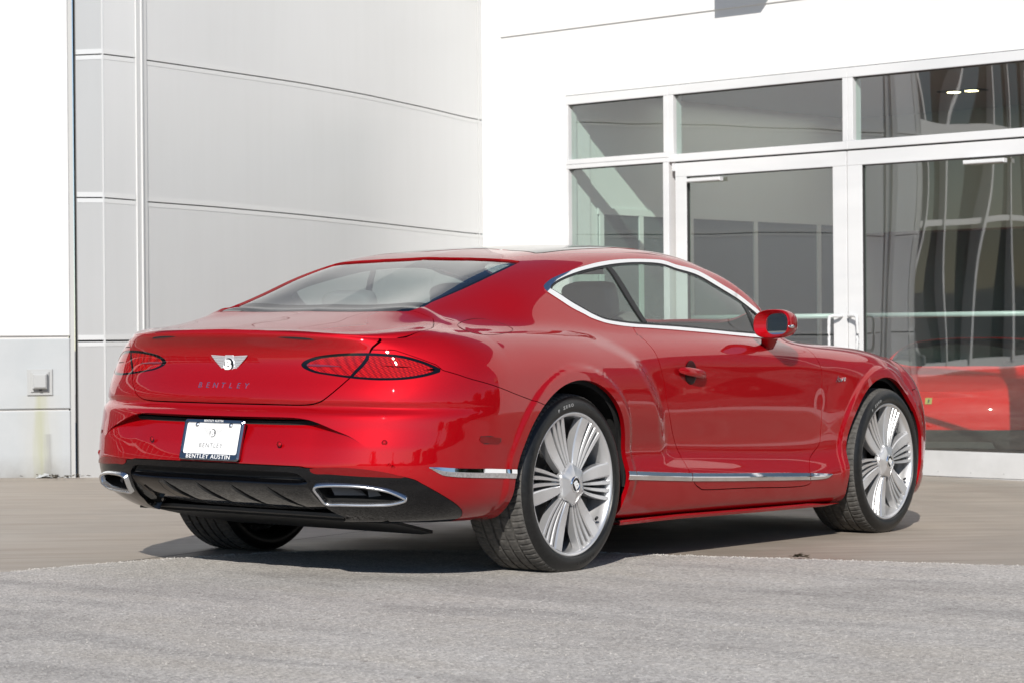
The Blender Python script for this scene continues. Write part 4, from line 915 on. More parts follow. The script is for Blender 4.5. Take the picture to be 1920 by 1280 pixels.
# ---- upper patch
B = B0
dlo_o, dlo_i = poly('B_dlo_out'), poly('B_dlo_in')
rg = np.concatenate([[[.252, .1], [.250, 0]], smooth_poly(TR['B_rearglass'], False, 6), [[-.562, 0], [-.562, .1]]])
side_glass_all, B = split(B, field(B, dlo_o), 0.)
trim, sg = split(side_glass_all, -field(side_glass_all, dlo_i), 0.)
rglass, B = split(B, field(B, rg), .0)
tb = smooth_poly([TR['B_rearglass'][i] for i in (-1, -3, -4, -5)]+TR['B_trunk'][1:]+[[-.905, -.67], [-.95, -.63]], False, 6)
lid_top_poly = np.concatenate([[[-.5635, .1], [-.5635, -.30]], [[-.556, -.46], [-.525, -.535]], smooth_poly(TR['B_trunk'][1:-1]+[[-.852, -.700], [-.875, -.690]], False, 6), [[-.93, -.66], [-1.3, -.62], [-1.3, .1]]])
lid_b, B = split(B, field(B, lid_top_poly), .0014)
sr = np.concatenate([[[.585, .1], [.583, 0]], smooth_poly(TR['B_sunroof'], False, 6), [[.45, -.485], [.60, -.487], [1.20, -.487], [1.26, -.46], [1.28, 0], [1.28, .1]]])
sunroof, B = split(B, field(B, sr), .0038)
ws = np.array([[1.43, .1], [1.43, 0], [1.425, -.3], [1.44, -.52], [1.50, -.605], [1.70, -.635], [1.90, -.655], [1.98, -.66], [2.02, -.64], [2.13, -.40], [2.18, 0], [2.18, .1]])
wshield, B = split(B, field(B, smooth_poly(ws, True, 5)), .0)
hd = np.array([[2.22, .1], [2.22, 0], [2.17, -.42], [2.10, -.665], [2.14, -.69], [2.6, -.655], [3.2, -.585], [3.62, -.52], [3.8, -.40], [3.8, .1]])
hood, B = split(B, field(B, hd), GAP)
door_b_poly = np.array([[.676, -.78], [.657, -.95], [2.11, -.95], [2.06, -.78], [1.99, -.77]])
door_b, B = split(B, field(B, door_b_poly), GAP*.85)
# ---- painted panels
H = .016
inner_only = lambda m: (np.abs(m[:, 1]) > .0008)
nobase = lambda m: (np.abs(m[:, 1]) > .0008)
# drop the seam between lower and upper patches: both follow the same edge, so hem only true panel edges
edgeA = A0.V.reshape(-1, 3)
topedge = INFO['PA'][:, -1]
def off_seam(m):
    d = np.full(len(m), 9.)
    T = topedge
    for i in range(0, len(m), 4000):
        q = m[i:i+4000]; d[i:i+4000] = np.sqrt(((q[:, None, :]-T[None, ::2])**2).sum(2).min(1))
    return (d > .016) & (np.abs(m[:, 1]) > .0008)
BODY = both("body", merge(hem(A, .020, off_seam), hem(B, .014, off_seam)), M['paint'])
LID = both("trunk_lid", merge(hem(lid, H, off_seam), hem(lid_b, H, off_seam)), M['paint'])
both("front_bumper", hem(fbump, H, nobase), M['paint'])
both("hood", hem(hood, H, nobase), M['paint'])
DOORS = pair("door", merge(hem(door_a, H, off_seam), hem(door_b, H, off_seam)), M['paint'])
# ---- glazing and bright trim
trimp = hem(offset(trim, .0035), .010)
TRIMS = pair("window_trim", trimp, M['chrome'])
seal, gl = split(sg, -(field(sg, dlo_i)+.007), 0.)
pl1, pl2 = smooth_poly(TR['B_pillar'], False, 6), smooth_poly(TR['B_pillar2'], False, 6)
bp = np.concatenate([pl1, pl2[::-1]])
bp = np.concatenate([[[pl1[0, 0]-.01, -.60]], pl1, [[pl1[-1, 0]+.01, -.9]], [[pl2[-1, 0]+.01, -.9]], pl2[::-1], [[pl2[0, 0]-.01, -.60]]])
pil, gl = split(gl, field(gl, bp), 0.)
qv = np.array([[1.748, -.60], [1.760, -.714], [1.752, -.775], [1.780, -.83], [1.806, -.83], [1.778, -.775], [1.786, -.714], [1.776, -.60]])
qpil, gl = split(gl, field(gl, qv), 0.)
seals = merge(offset(seal, -.001), hem(offset(pil, .002), .01), hem(offset(qpil, .001), .008))
pair("window_seal", seals, M['black'])
rearq = keep(gl, gl.C[:, 0]-.74*np.ones(len(gl.C))-(gl.C[:, 1]+.72)*-.8)
doorg = keep(gl, -(gl.C[:, 0]-.74*np.ones(len(gl.C))-(gl.C[:, 1]+.72)*-.8))
pair("quarter_window", offset(rearq, -.004), M['glass'])
pair("door_window", offset(doorg, -.004), M['glass'])
rim_, rgc = split(rglass, -np.maximum(field(rglass, rg)+.026, -.392-rglass.C[:, 0]), 0.)
RG = both("rear_window", offset(rgc, -.008), M['rear_glass'])
both("rear_window_border", offset(rim_, -.008), M['black_gloss'])
both("sunroof", offset(sunroof, .001), M['black_gloss'])
both("windscreen", offset(wshield, -.003), M['glass'])
# chrome blades along the flanks
def blade(key, thick):
    pl = poly(key, True, 4)
    q = keep(A0, field(A0, pl)); q = keep(q, -(np.minimum(np.hypot(q.V[:, 0], q.V[:, 2]-.362), np.hypot(q.V[:, 0]-2.851, q.V[:, 2]-.362))-.424))
    d = -field(q, pl); h = thick*np.clip(d/.010, 0, 1)
    c = .5*(q.V[:, 2].min()+q.V[:, 2].max())
    q.V = q.V+q.N*h[:, None]
    # a ridge along the blade: upper half leans up, lower half leans down
    zc = np.interp(q.C[:, 0], np.sort(np.array(TR[key])[:, 0]), np.array(TR[key])[np.argsort(np.array(TR[key])[:, 0]), 1])
    return hem(renormal(q), .004)
def ridge_blade(pts, hgt, thick, zshift=0.):
    """bright blade: centre line pts (s,z), half height hgt per point; a faceted section standing off the skin"""
    pts = np.array(pts, float); V = []; T = []
    s = np.linspace(pts[0, 0], pts[-1, 0], 90); zc = pchip(pts[:, 0], pts[:, 1], s); hh = pchip(pts[:, 0], hgt, s)
    PA, sv = INFO['PA'], INFO['s']
    sec = [(1., .0005), (.93, thick*.75), (.12, thick), (-.05, thick), (-.93, thick*.55), (-1., .0005)]
    for i in range(len(s)):
        k = np.interp(s[i], sv, np.arange(len(sv))); k0 = int(min(k, len(sv)-2)); fr = k-k0
        col = PA[k0]*(1-fr)+PA[k0+1]*fr
        for e, o in sec:
            z = zc[i]+e*hh[i]; p = np.array([np.interp(z, col[:, 2], col[:, q]) for q in range(3)])
            out = np.array([0, -1, 0.]) if s[i] > XT else np.array([-max(0, min(1, (XT-s[i])*1.1)), -1, 0.]); out /= np.linalg.norm(out)
            V.append(p+out*o*min(1, hh[i]/.006))
    m = len(sec)
    T = [(i*m+k, (i+1)*m+k, (i+1)*m+k+1, i*m+k+1) for i in range(len(s)-1) for k in range(m-1)]
    return np.array(V), T
def blade_pair(pts, hgt):
    V, T = ridge_blade(pts, hgt, .008)
    mesh_obj("side_trim", V, T, M['chrome'], CAR); mesh_obj("side_trim", V*np.array([1, -1, 1]), [q[::-1] for q in T], M['chrome'], CAR)
def chart_pt(s, z):
    PA, sv = INFO['PA'], INFO['s']
    k = np.interp(s, sv, np.arange(len(sv))); k0 = int(min(k, len(sv)-2)); fr = k-k0; col = PA[k0]*(1-fr)+PA[k0+1]*fr
    return np.array([np.interp(z, col[:, 2], col[:, q]) for q in range(3)])
blade_pair([(-.862, .4565), (-.80, .440), (-.70, .4325), (-.58, .4275), (-.425, .4195)], [.002, .0165, .0185, .0190, .0190])
blade_pair([(.408, .3825), (.60, .3715), (.93, .3545), (1.05, .3495)][:3]+[(.938, .3541)], [.0195, .0190, .0188, .0188]) if False else None
blade_pair([(.408, .3825), (.65, .3690), (.936, .3543)], [.0195, .0190, .0190])
blade_pair([(.941, .3541), (1.30, .3405), (1.70, .3270), (2.032, .3155)], [.0190, .0190, .0190, .0175])
blade_pair([(2.038, .3153), (2.13, .3125), (2.20, .3115), (2.268, .3170)], [.0175, .0160, .0120, .002])
# ---- tail lights
lens = offset(dlx, -.0015)
lc = light.mean(0); inner_l = (light-lc)*np.array([.905, .80])+lc; bez, lens = split(lens, -field(lens, inner_l), 0.)
fl2 = field(lens, np.array([[-1.50, .838], [-1.42, .8375], [-1.20, .8385], [-1.0, .8335], [-.80, .824]]), False)
barp, lens2 = split(lens, fl2-.0042, 0.); barp = largest(barp)
sp = sdf(lens2.C, np.array([[-1.105, .93], [-1.135, .870], [-1.163, .843], [-1.195, .815], [-1.23, .77]]), False)
slit, lens3 = split(lens2, sp-.0065, 0.)
for sgn in (0, 1):
    f_ = (lambda q: q) if sgn == 0 else (lambda q: q.mirror())
    tl = part("tail_light", f_(lens3), M['lens'], CAR)
    part("bezel", f_(hem(merge(bez, offset(slit, .0005)), .02)), M['black_gloss'], tl)
    part("light_bar", f_(hem(offset(barp, .0035), .004)), M['bar'], tl)
# ---- reflectors in the bumper edge and on the flanks
rf = keep(A0, field(A0, poly('A_reflector', True, 4))); pair("reflector", hem(offset(rf, .003), .012), M['lens_plain'])
mk = keep(A0, field(A0, poly('A_marker', True, 4))); mk.V = mk.V+mk.N*.0025; pair("side_marker", hem(mk, .006), M['lens_plain']); mo = keep(A0, np.abs(field(A0, poly('A_marker', True, 4))-.0015)-.0022); mo.V = mo.V+mo.N*.0022; pair('marker_seal', mo, M['black'])
mk2 = A0
# ---- black lower tail: centre section, outer pods, exhaust openings
dc = smooth_poly(TR['A_diffcenter'], False, 6)
dc_poly = np.concatenate([[[S0-.1, .43], [-1.42, .43]], [[-1.375, .425]], dc[6:], [[-1.19, .20], [S0-.1, .20]]])
cen, pod = split(blk, field(blk, dc_poly), .0)
tipo = poly('A_tip_out', True, 4); tipi = poly('A_tip_in', True, 4)
hole, pod = split(pod, field(pod, tipo), .0)
pod = merge(pod)
# pods swell outward a little round the openings
both("rear_valance", merge(hem(pod, .035, lambda m: np.abs(m[:, 1]) > .0008)), M['black_gloss'])
# centre: a deep slot, a lower lip, then a sloping panel with strakes
z, s_ = cen.C[:, 1], cen.C[:, 0]
prof = np.interp(z, [.235, .27, .30, .33, .36, .376, .386, .393, .400, .408, .436, .444], [.15, .10, .065, .037, .014, .006, .004, .010, .045, .052, .052, .020])
edge = np.clip(-field(cen, dc_poly)/.03, 0, 1)
dep = prof*(.45+.55*edge)
cen.V = cen.V+np.stack([dep, 0*dep, 0*dep], 1); cen = renormal(cen)
cen = keep(cen, .2675-cen.C[:, 1]); slot, panel = split(cen, -(cen.C[:, 1]-.399), 0.)
both("diffuser_slot", slot, M['black'])
DIFF = both("diffuser", panel, M['black_gloss'])
mb = MB()
def tail_point(y, z, dx=0.):
    """point on the tail skin (x) at half width |y| and height z, pushed in by dx"""
    PA, sv = INFO['PA'], INFO['s']; n = np.searchsorted(sv, XT)
    xs = []; ys = []
    for i in range(0, n, 3):
        col = PA[i]; xs.append(np.interp(z, col[:, 2], col[:, 0])); ys.append(-np.interp(z, col[:, 2], col[:, 1]))
    return np.array([np.interp(abs(y), ys, xs)+dx, y, z])
for k, y0 in enumerate((-.27, -.09, .09, .27)):
    V = []; n = 9
    for i in range(n):
        u = i/(n-1); z = .372-.105*u; y = y0-.085*u**1.7
        base = tail_point(y, z, float(np.interp(z, [.235, .27, .30, .33, .36, .376], [.15, .10, .065, .037, .014, .006])))
        hgt = .016*math.sin(math.pi*min(1, u*1.05+.03))**.7; w = .012
        V += [base+np.array([.006, w, 0]), base+np.array([-hgt, w*.15, 0]), base+np.array([.006, -w*.45, 0])]
    if abs(y0) > .3: continue
    F = [(3*i, 3*i+1, 3*i+4, 3*i+3) for i in range(n-1)]+[(3*i+1, 3*i+2, 3*i+5, 3*i+4) for i in range(n-1)]
    mesh_obj("strake", V, [f[::-1] for f in F], M['black'], DIFF)
# exhaust tips
M['baffle'] = simple('baffle_grey', (.11, .11, .115), .5)
for sgn in (1, -1):
    fx = np.array([1, sgn, 1.])
    mb = MB()
    def chart_pt(s, z):
        PA, sv = INFO['PA'], INFO['s']
        k = np.interp(s, sv, np.arange(len(sv))); k0 = int(min(k, len(sv)-2)); fr = k-k0; col = PA[k0]*(1-fr)+PA[k0+1]*fr
        return np.array([np.interp(z, col[:, 2], col[:, q]) for q in range(3)])
    ring = []; L_o = smooth_poly(TR['A_tip_out'], True, 5)
    c0 = L_o.mean(0)
    # straight-fronted trumpet: outline pulled towards its mean plane
    pts = np.array([chart_pt(*q) for q in L_o])
    cen_ = pts.mean(0); uu, ss, vv = np.linalg.svd(pts-cen_); nrm = vv[2]*(1 if vv[2][0] < 0 else -1)
    flatp = pts-((pts-cen_)@nrm)[:, None]*nrm*.55+nrm*.014
    inn = cen_+nrm*.010+(flatp-cen_-nrm*.010)*np.array([1, 1, 1])
    def scaled(k, d): return cen_+(flatp-cen_)*k+nrm*d
    # shrink by a constant width
    def inset(w, d):
        P = flatp; n = len(P); T = np.roll(P, -1, 0)-np.roll(P, 1, 0); T /= np.linalg.norm(T, axis=1)[:, None]
        q = np.cross(T, nrm); sg = np.sign(((cen_-P)*q).sum(1).mean()); return P+q*sg*w+nrm*d
    loops = [inset(0, -.030), inset(0, .000), inset(.002, .003), inset(.0075, .0035), inset(.0105, .000), inset(.013, -.04)]
    V = np.concatenate(loops)*fx; n = len(flatp)
    F = [(j*n+i, j*n+(i+1) % n, (j+1)*n+(i+1) % n, (j+1)*n+i) for j in range(len(loops)-1) for i in range(n)]
    if sgn < 0: F = [f[::-1] for f in F]
    tip = mesh_obj("exhaust_tip", V, F, M['satin'], CAR, smooth=True)
    loops = [inset(.0125, -.020), inset(.016, -.075)]
    V = np.concatenate(loops)*fx; F = [(i, (i+1) % n, n+(i+1) % n, n+i) for i in range(n)]+[tuple(range(n, 2*n))]
    mesh_obj("exhaust_throat", V, F if sgn > 0 else [f[::-1] for f in F], M['black'], tip, smooth=False)
    # baffle plates that show inside the opening
    def ip(a, b_, d): return (cen_+vv[0]*a*np.sign(vv[0][1])*-1+np.array([0, 0, 1])*b_+nrm*d)
    V = [ip(-.135, .030, -.035), ip(-.100, -.030, -.030), ip(.02, -.036, -.055), ip(-.005, -.02, -.060)]
    V2 = [ip(.015, .028, -.05), ip(.03, -.036, -.045), ip(.085, -.036, -.05)]
    mesh_obj("baffle", np.array(V)*fx, [(0, 1, 2, 3)], M['baffle'], tip); mesh_obj("baffle", np.array(V2)*fx, [(0, 1, 2)], M['baffle'], tip)
# undertray below the diffuser
mb = MB(); mb.prism([(-.895, -.42), (-.86, -.56), (-.74, -.64), (-.50, -.62), (-.42, -.50), (-.42, .50), (-.50, .62), (-.74, .64), (-.86, .56), (-.895, .42)], -.006, .006, ((0, 0, .080), (1, 0, -.198), (0, 1, 0), (0, 0, 1)))
mb.build("undertray", M['black'], CAR)
mb = MB(); mb.box((-.84, -.66, .232), (-.60, .66, .42)); mb.box((-.58, -.58, .25), (3.45, .58, .28)); mb.box((.46, -.86, .19), (2.38, .86, .24)); mb.build("underbody", M['dark'], CAR)
# side skirt: a thin painted blade under the sill with a dark slot above it
for sgn in (1, -1):
    fx = np.array([1, sgn, 1]); V = []; xs_ = np.linspace(.43, 2.40, 40)
    for x_ in xs_:
        y_ = chart_pt(x_, .235)[1]; zb_ = np.interp(x_, [.43, .9, 1.6, 2.25, 2.40], [.168, .171, .164, .160, .168]); w_ = .020*min(1, (2.42-x_)/.3+.02)
        V += [(x_, y_+.10, zb_+.004), (x_, y_+.018, zb_), (x_, y_+.012, zb_+w_*.6), (x_, y_+.020, zb_+w_), (x_, y_+.10, zb_+w_)]
    F = [(5*i+k, 5*i+5+k, 5*i+6+k, 5*i+1+k) for i in range(39) for k in range(4)]
    mesh_obj("side_skirt", np.array(V)*fx, F if sgn < 0 else [f[::-1] for f in F], M['paint'], CAR)
# dark shell behind the shut lines
lin = keep(LINER, -(sdf(LINER.C, light)+.004)*0-1)
lb = keep(B0, -(field(B0, dlo_o)+.003)); lb = keep(lb, -(field(lb, rg)+.003)); lb = keep(lb, -(field(lb, smooth_poly(ws, True, 5))+.003)); lb = keep(lb, field(lb, sr)*0-1)
tail_in = keep(lin, -field(lin, np.concatenate([[[S0-.1, .47]], [[-.9, .47], [-.70, .40], [-.68, .05], [S0-.1, .05]]])))
tail_low = keep(lin, field(lin, np.concatenate([[[S0-.1, .47]], [[-.9, .47], [-.70, .40], [-.68, .05], [S0-.1, .05]]])))
tail_low.V = tail_low.V+np.array([.17, 0, 0])
tail_low.V[:, 1] *= .93
both("inner_shell", merge(offset(tail_in, -.042), tail_low, offset(lb, -.022)), M['dark'])
# wheel housings
for x0 in (0, 2.851):
    for sgn in (-1, 1):
        mb = MB(); n = 28; V = []
        for i in range(n+1):
            a = math.radians(-4)+math.radians(188)*i/n
            for y in (.925, .56): V.append((x0+.436*math.cos(a), sgn*y, .362+.436*math.sin(a)))
        o = len(V); V.append((x0, sgn*.56, .362))
        F = [(2*i, 2*i+2, 2*i+3, 2*i+1) for i in range(n)]+[(2*i+1, 2*i+3, o) for i in range(n)]
        mb.add(V, F); mb.build("wheel_housing", M['dark'], CAR)
# ---- cabin
def rounded_slab(w, h, d, r=.04, n=6):
    """soft cushion: width (y), height (z), depth (x)"""
    V = []; F = []; nu, nv = 20, 10
    for j in range(nv+1):
        v = -math.pi/2+math.pi*j/nv
        for i in range(nu):
            u = 2*math.pi*i/nu
            sx = lambda t, e: math.copysign(abs(t)**e, t)
            V.append((d/2*sx(math.cos(v), .35)*sx(math.cos(u), .45), w/2*sx(math.cos(v), .35)*sx(math.sin(u), .35), h/2*sx(math.sin(v), .40)))
    F = [(j*nu+i, j*nu+(i+1) % nu, (j+1)*nu+(i+1) % nu, (j+1)*nu+i) for j in range(nv) for i in range(nu)]
    return np.array(V), F
def cushion(name, size, loc, ry, mat, parent):
    V, F = rounded_slab(*size); c, s = math.cos(ry), math.sin(ry)
    V = np.stack([V[:, 0]*c+V[:, 2]*s, V[:, 1], -V[:, 0]*s+V[:, 2]*c], 1)+np.array(loc)
    return mesh_obj(name, V, F, mat, parent, smooth=True)
for (x, bk, hz) in ((1.15, .78, 1.13), (.36, .80, 1.075)):
    for y in (-.38, .38):
        seat = cushion("seat", (.50 if x > 1 else .46, .62, .16), (x, y, bk), -.33, M['leather'], CAR)
        cushion("headrest", (.27, .17, .11), (x-.17, y, hz), -.25, M['cream' if x < 1 else 'leather'], seat)
        cushion("seat_cushion", (.50, .16, .50), (x+.32, y, .55), .1, M['leather'], seat)
        mb = MB(); mb.tube([(x-.10, y-.12, .95), (x-.05, y+.10, .55)], .018, 6, flat=.25); mb.build("seat_belt", M['leather_dark'], seat)
mb = MB(); mb.prism([(-.56, 1.015), (-.20, 1.02), (.10, .95), (.10, .90), (-.56, .97)], -.60, .60, ((0, 0, 0), (1, 0, 0), (0, 0, 1), (0, 1, 0))); mb.build("parcel_shelf", M['leather_dark'], CAR)
mb = MB(); mb.prism([(1.72, .93), (1.90, .955), (2.12, .93), (2.15, .6), (1.75, .6)], -.70, .70, ((0, 0, 0), (1, 0, 0), (0, 0, 1), (0, 1, 0)), bev=0); mb.build("dashboard", M['leather_dark'], CAR)
mb = MB(); mb.tube([(1.60+.04*math.sin(a)*.0-.17*math.sin(a)*.35, .38+.18*math.cos(a), .88+.17*math.sin(a)) for a in np.linspace(0, 2*math.pi, 28, endpoint=False)], .015, 8, closed=True); mb.build("steering_wheel", M['leather_dark'], CAR, smooth=True)
mb = MB(); mb.prism([(-.12, -.03), (.12, -.03), (.125, .02), (.10, .035), (-.10, .035), (-.125, .02)], -.02, .02, ((1.50, 0, 1.30), (0, 1, 0), (0, 0, 1), (1, 0, 0)), bev=.004); mb.build("interior_mirror", M['mirror'], CAR)
mb = MB(); mb.box((-.45, -.74, .25), (2.1, .74, .33)); mb.box((2.10, -.70, .25), (2.16, .70, .90)); mb.box((-.60, -.70, .25), (-.54, .70, .97)); mb.build("cabin_floor", M['leather_dark'], CAR)
hl = keep(B0, field(B0, np.array([[.30, .1], [.30, -.52], [1.42, -.52], [1.42, .1]]))); both("headliner", Patch((offset(hl, -.030)).V, -hl.N, hl.C, hl.T[:, ::-1]), M['leather'])
for sgn in (-1, 1):
    mb = MB(); mb.prism([(.45, .34), (2.05, .34), (2.05, .93), (1.2, .985), (.45, .985)], .0, .03, ((0, sgn*.765 if sgn > 0 else -.795, 0), (1, 0, 0), (0, 0, 1), (0, 1, 0))); mb.build("door_card", M['leather_dark'], CAR)
# ---- number plate
plate_c = np.array([-1.1150, 0, .5411]); pu = np.array([0, -1, 0.]); pv = np.array([.0358, 0, .1515]); pv /= np.linalg.norm(pv); pn = np.cross(pu, pv); pn *= -1 if pn[0] > 0 else 1
def plate_frame(d=0.): return (plate_c+pn*d, pu, pv, pn)
mb = MB(); mb.prism([(-.150, -.074), (.150, -.074), (.150, .074), (-.150, .074)], -.004, .0012, plate_frame(.004)); PLATE = mb.build("number_plate", M['white_print'], CAR)
def rrect(w, h, r, n=4):
    o = []
    for cx, cy, a0 in ((w-r, h-r, 0), (-w+r, h-r, 90), (-w+r, -h+r, 180), (w-r, -h+r, 270)):
        for i in range(n+1):
            a = math.radians(a0+90*i/n); o.append((cx+r*math.cos(a), cy+r*math.sin(a)))
    return o
mb = MB(); O = np.array(rrect(.1577, .0822, .012)); n = len(O)
I = np.array(rrect(.141, .0605, .008)); I[:, 1] += .0045
OB = O*.97
def P3(q, d): return plate_c+pu*q[0]+pv*q[1]+pn*d
V = [P3(q, -.004) for q in O]+[P3(q, .006) for q in O]+[P3(q, .011) for q in OB*.985]+[P3(q, .011) for q in I+(I-[0, .0045])*.03]+[P3(q, .005) for q in I]
F = [(j*n+i, j*n+(i+1) % n, (j+1)*n+(i+1) % n, (j+1)*n+i) for j in range(4) for i in range(n)]
mb.add(V, F); mb.build("plate_frame", simple('chrome_dark_reflection', (.24, .25, .27), .06, 1.), PLATE)  # chrome with its base colour darkened to stand in for a dark reflection
def lettering(name, body, size, origin, eu, ev, en, mat, parent, ext=.001, shear=0., spacing=1., lift=0., xs=1.):
    V, F = text_mesh(body, size, ext, shear, spacing)
    if not len(V): return None
    V = np.array(origin)+np.outer(V[:, 0]*xs, eu)+np.outer(V[:, 1], ev)+np.outer(V[:, 2]+lift, en)
    return mesh_obj(name, V, F, mat, parent)
lettering("frame_lettering", "BENTLEY AUSTIN", .0235, P3((0, -.0690), .0112), pu, pv, pn, M['white_print'], PLATE, .0012, spacing=1.12, xs=1.16)
lettering("frame_lettering", "BENTLEY AUSTIN", .012, P3((0, .0735), .0112), pu, pv, pn, M['white_print'], PLATE, .0008, spacing=1.1)
lettering("plate_lettering", "BENTLEY", .026, P3((0, -.024), .0056), pu, pv, pn, M['grey_print'], PLATE, .0002, spacing=1.18, xs=1.05)
lettering("plate_lettering", "BENTLEY AUSTIN", .0105, P3((0, -.0445), .0056), pu, pv, pn, simple("light_grey_print", (.55, .55, .54), .5), PLATE, .0002, spacing=1.15)
wing_badge_later = True
mb = MB(); mb.prism([(-.062, -.0375), (.062, -.0375), (.062, -.0365), (-.062, -.0365)], .0, .0004, plate_frame(.0054)); mb.build("plate_line", M['grey_print'], PLATE)
for a in (-.088, .088):
    mb = MB(); mb.lathe([(0, .006), (.006, .0055), (.009, .003), (.010, 0)], (P3((a, .058), .0052), pu, pv, pn), 14); mb.build("plate_screw", M['satin'], PLATE, smooth=True)
# winged badge: feathers, disc and a B
def wing_badge(name, c, eu, ev, en, k, parent, mats, flat=False, ext=.003):
    """k = half span; returns the badge plate with feathers, disc and letter as children"""
    w = k; mb = MB()
    body = [(-.22*w, .40*w), (.22*w, .40*w), (.36*w, -.18*w), (.20*w, -.44*w), (0, -.52*w), (-.20*w, -.44*w), (-.36*w, -.18*w)]
    mb.prism(body, 0, ext, (c, eu, ev, en), bev=0 if flat else ext*.5)
    for sg in (-1, 1):
        nf = 9
        for i in range(nf):
            u0 = i/nf; a_top = .40-.0*u0
            # each feather fans out from the disc to the trailing edge of the wing
            r0 = np.array([.20*w, (.36-.52*u0)*w]); r1 = np.array([.20*w, (.36-.52*(u0+.86/nf))*w])
            tipx = (1.0-.70*u0**1.15)*w; tipy = (.40-.66*u0)*w
            tx2 = (1.0-.70*(u0+.86/nf)**1.15)*w; ty2 = (.40-.66*(u0+.86/nf))*w
            q = [r0, r1, np.array([tx2, ty2]), np.array([tipx, tipy])]
            q = [(sg*a, b_) for a, b_ in q]
            if sg > 0: q = q[::-1]
            mb.prism(q, 0, ext*(1.1+.25*(i % 2)), (c, eu, ev, en), bev=0 if flat else ext*.35)
    base = mb.build(name, mats[0], parent)
    mb = MB(); mb.lathe([(0, ext*1.9), (.20*w, ext*1.75), (.265*w, ext*1.2)], (c, eu, ev, en), 28); mb.build("badge_disc", mats[1], base, smooth=True)
    mb = MB(); mb.lathe([(.265*w, ext*.8), (.272*w, ext*1.6), (.30*w, ext*1.6), (.31*w, ext*.5)], (c, eu, ev, en), 28); mb.build("badge_ring", mats[0], base, smooth=True)
    V, F = text_mesh("B", .52*w, ext*.3, offset=.030*w)
    V[:, :2] -= .5*(V[:, :2].min(0)+V[:, :2].max(0))
    V = np.array(c)+np.outer(V[:, 0]*1.2, eu)+np.outer(V[:, 1]*1.05, ev)+np.outer(V[:, 2]+ext*2.2, en)
    mesh_obj("badge_letter", V, F, mats[2], base)
    return base
wing_badge('plate_emblem', P3((0, .026), .0054), pu, pv, pn, .060, PLATE, (simple('pale_print', (.62, .62, .61), .5), M['black_print'], M['white_print']), flat=True, ext=.0004)
bc = np.array([-1.0215, 0, .838])
def tail_frame(y, z):
    p0 = tail_point(y, z); pz = tail_point(y, z+.01); py = tail_point(y+.01, z)
    ev = (pz-p0)/np.linalg.norm(pz-p0); eu = -(py-p0)/np.linalg.norm(py-p0); en = np.cross(eu, ev); en *= -1 if en[0] > 0 else 1
    return p0, eu, ev, en
p0, eu, ev, en = tail_frame(0, .836)
wing_badge("badge", p0+en*.001, eu, np.array([0, 0, 1.])*.96, np.array([-1., 0, 0]), .097, LID, (simple('badge_silver', (.85, .85, .86), .32, .7), M['black_gloss'], M['white_print']))
p0, eu, ev, en = tail_frame(0, .7525)
for ch, y in zip("BENTLEY", np.linspace(.122, -.122, 7)):
    p0, eu, ev, en = tail_frame(y, .7525)
    lettering("letter", ch, .033, p0+en*.001, eu, ev, en, M['chrome'], LID, .0014, xs=1.12)
# parking sensors
for (s, z), r in (((-1.472, .534), .011), ((-1.034, .549), .011)):
    q = chart_pt(s, z) if s > -1.2 else chart_pt(s, z)+np.array([.0125, 0, 0])
    q2 = chart_pt(s+.02, z)-chart_pt(s-.02, z); eu_ = q2/np.linalg.norm(q2); ev_ = np.array([0, 0, 1.]); en_ = np.cross(eu_, ev_); en_ *= -1 if en_@np.array([-1, -1, 0]) < 0 else 1
    for sgn in (1, -1):
        fx = np.array([1, sgn, 1])
        mb = MB(); mb.lathe([(0, .0015), (r*.8, .0012), (r*.82, .0002)], (q*fx, eu_*fx, ev_, en_*fx), 18); o = mb.build("parking_sensor", M['paint'], BUMPER, smooth=True)
        mb = MB(); mb.lathe([(r*.84, .0004), (r*.9, .0016), (r, .0004)], (q*fx, eu_*fx, ev_, en_*fx), 18); mb.build("sensor_ring", M['black_gloss'], BUMPER, smooth=True)
# fuel flap seam
fl_pts = [np.array([x, y, np.nan]) for x, y in []]
def b_point(x, y):
    PB = INFO['PB']; col_i = np.argmin(np.abs(PB[:, 0, 0]-x)+np.where(INFO['s'] < XT-.25, 9, 0)); col = PB[col_i]
    return np.array([x, y, np.interp(-y, -col[::-1, 1][::-1] if col[0, 1] > col[-1, 1] else -col[::-1, 1], col[::-1, 2])])
up_pts = [b_point(x, y) for x, y in TR['B_flap']]
lo_pts = [chart_pt(s, z) for s, z in TR['A_flap']]
ringp = smooth_poly(np.array(up_pts+[lo_pts[-1]]+lo_pts[::-1][1:]), True, 5)
for sgn in (-1,):
    mb = MB(); mb.tube(ringp, .0013, 5, closed=True); mb.build("fuel_flap_seam", simple("seam_shade", (.05, .001, .002), .6), CAR, smooth=True)
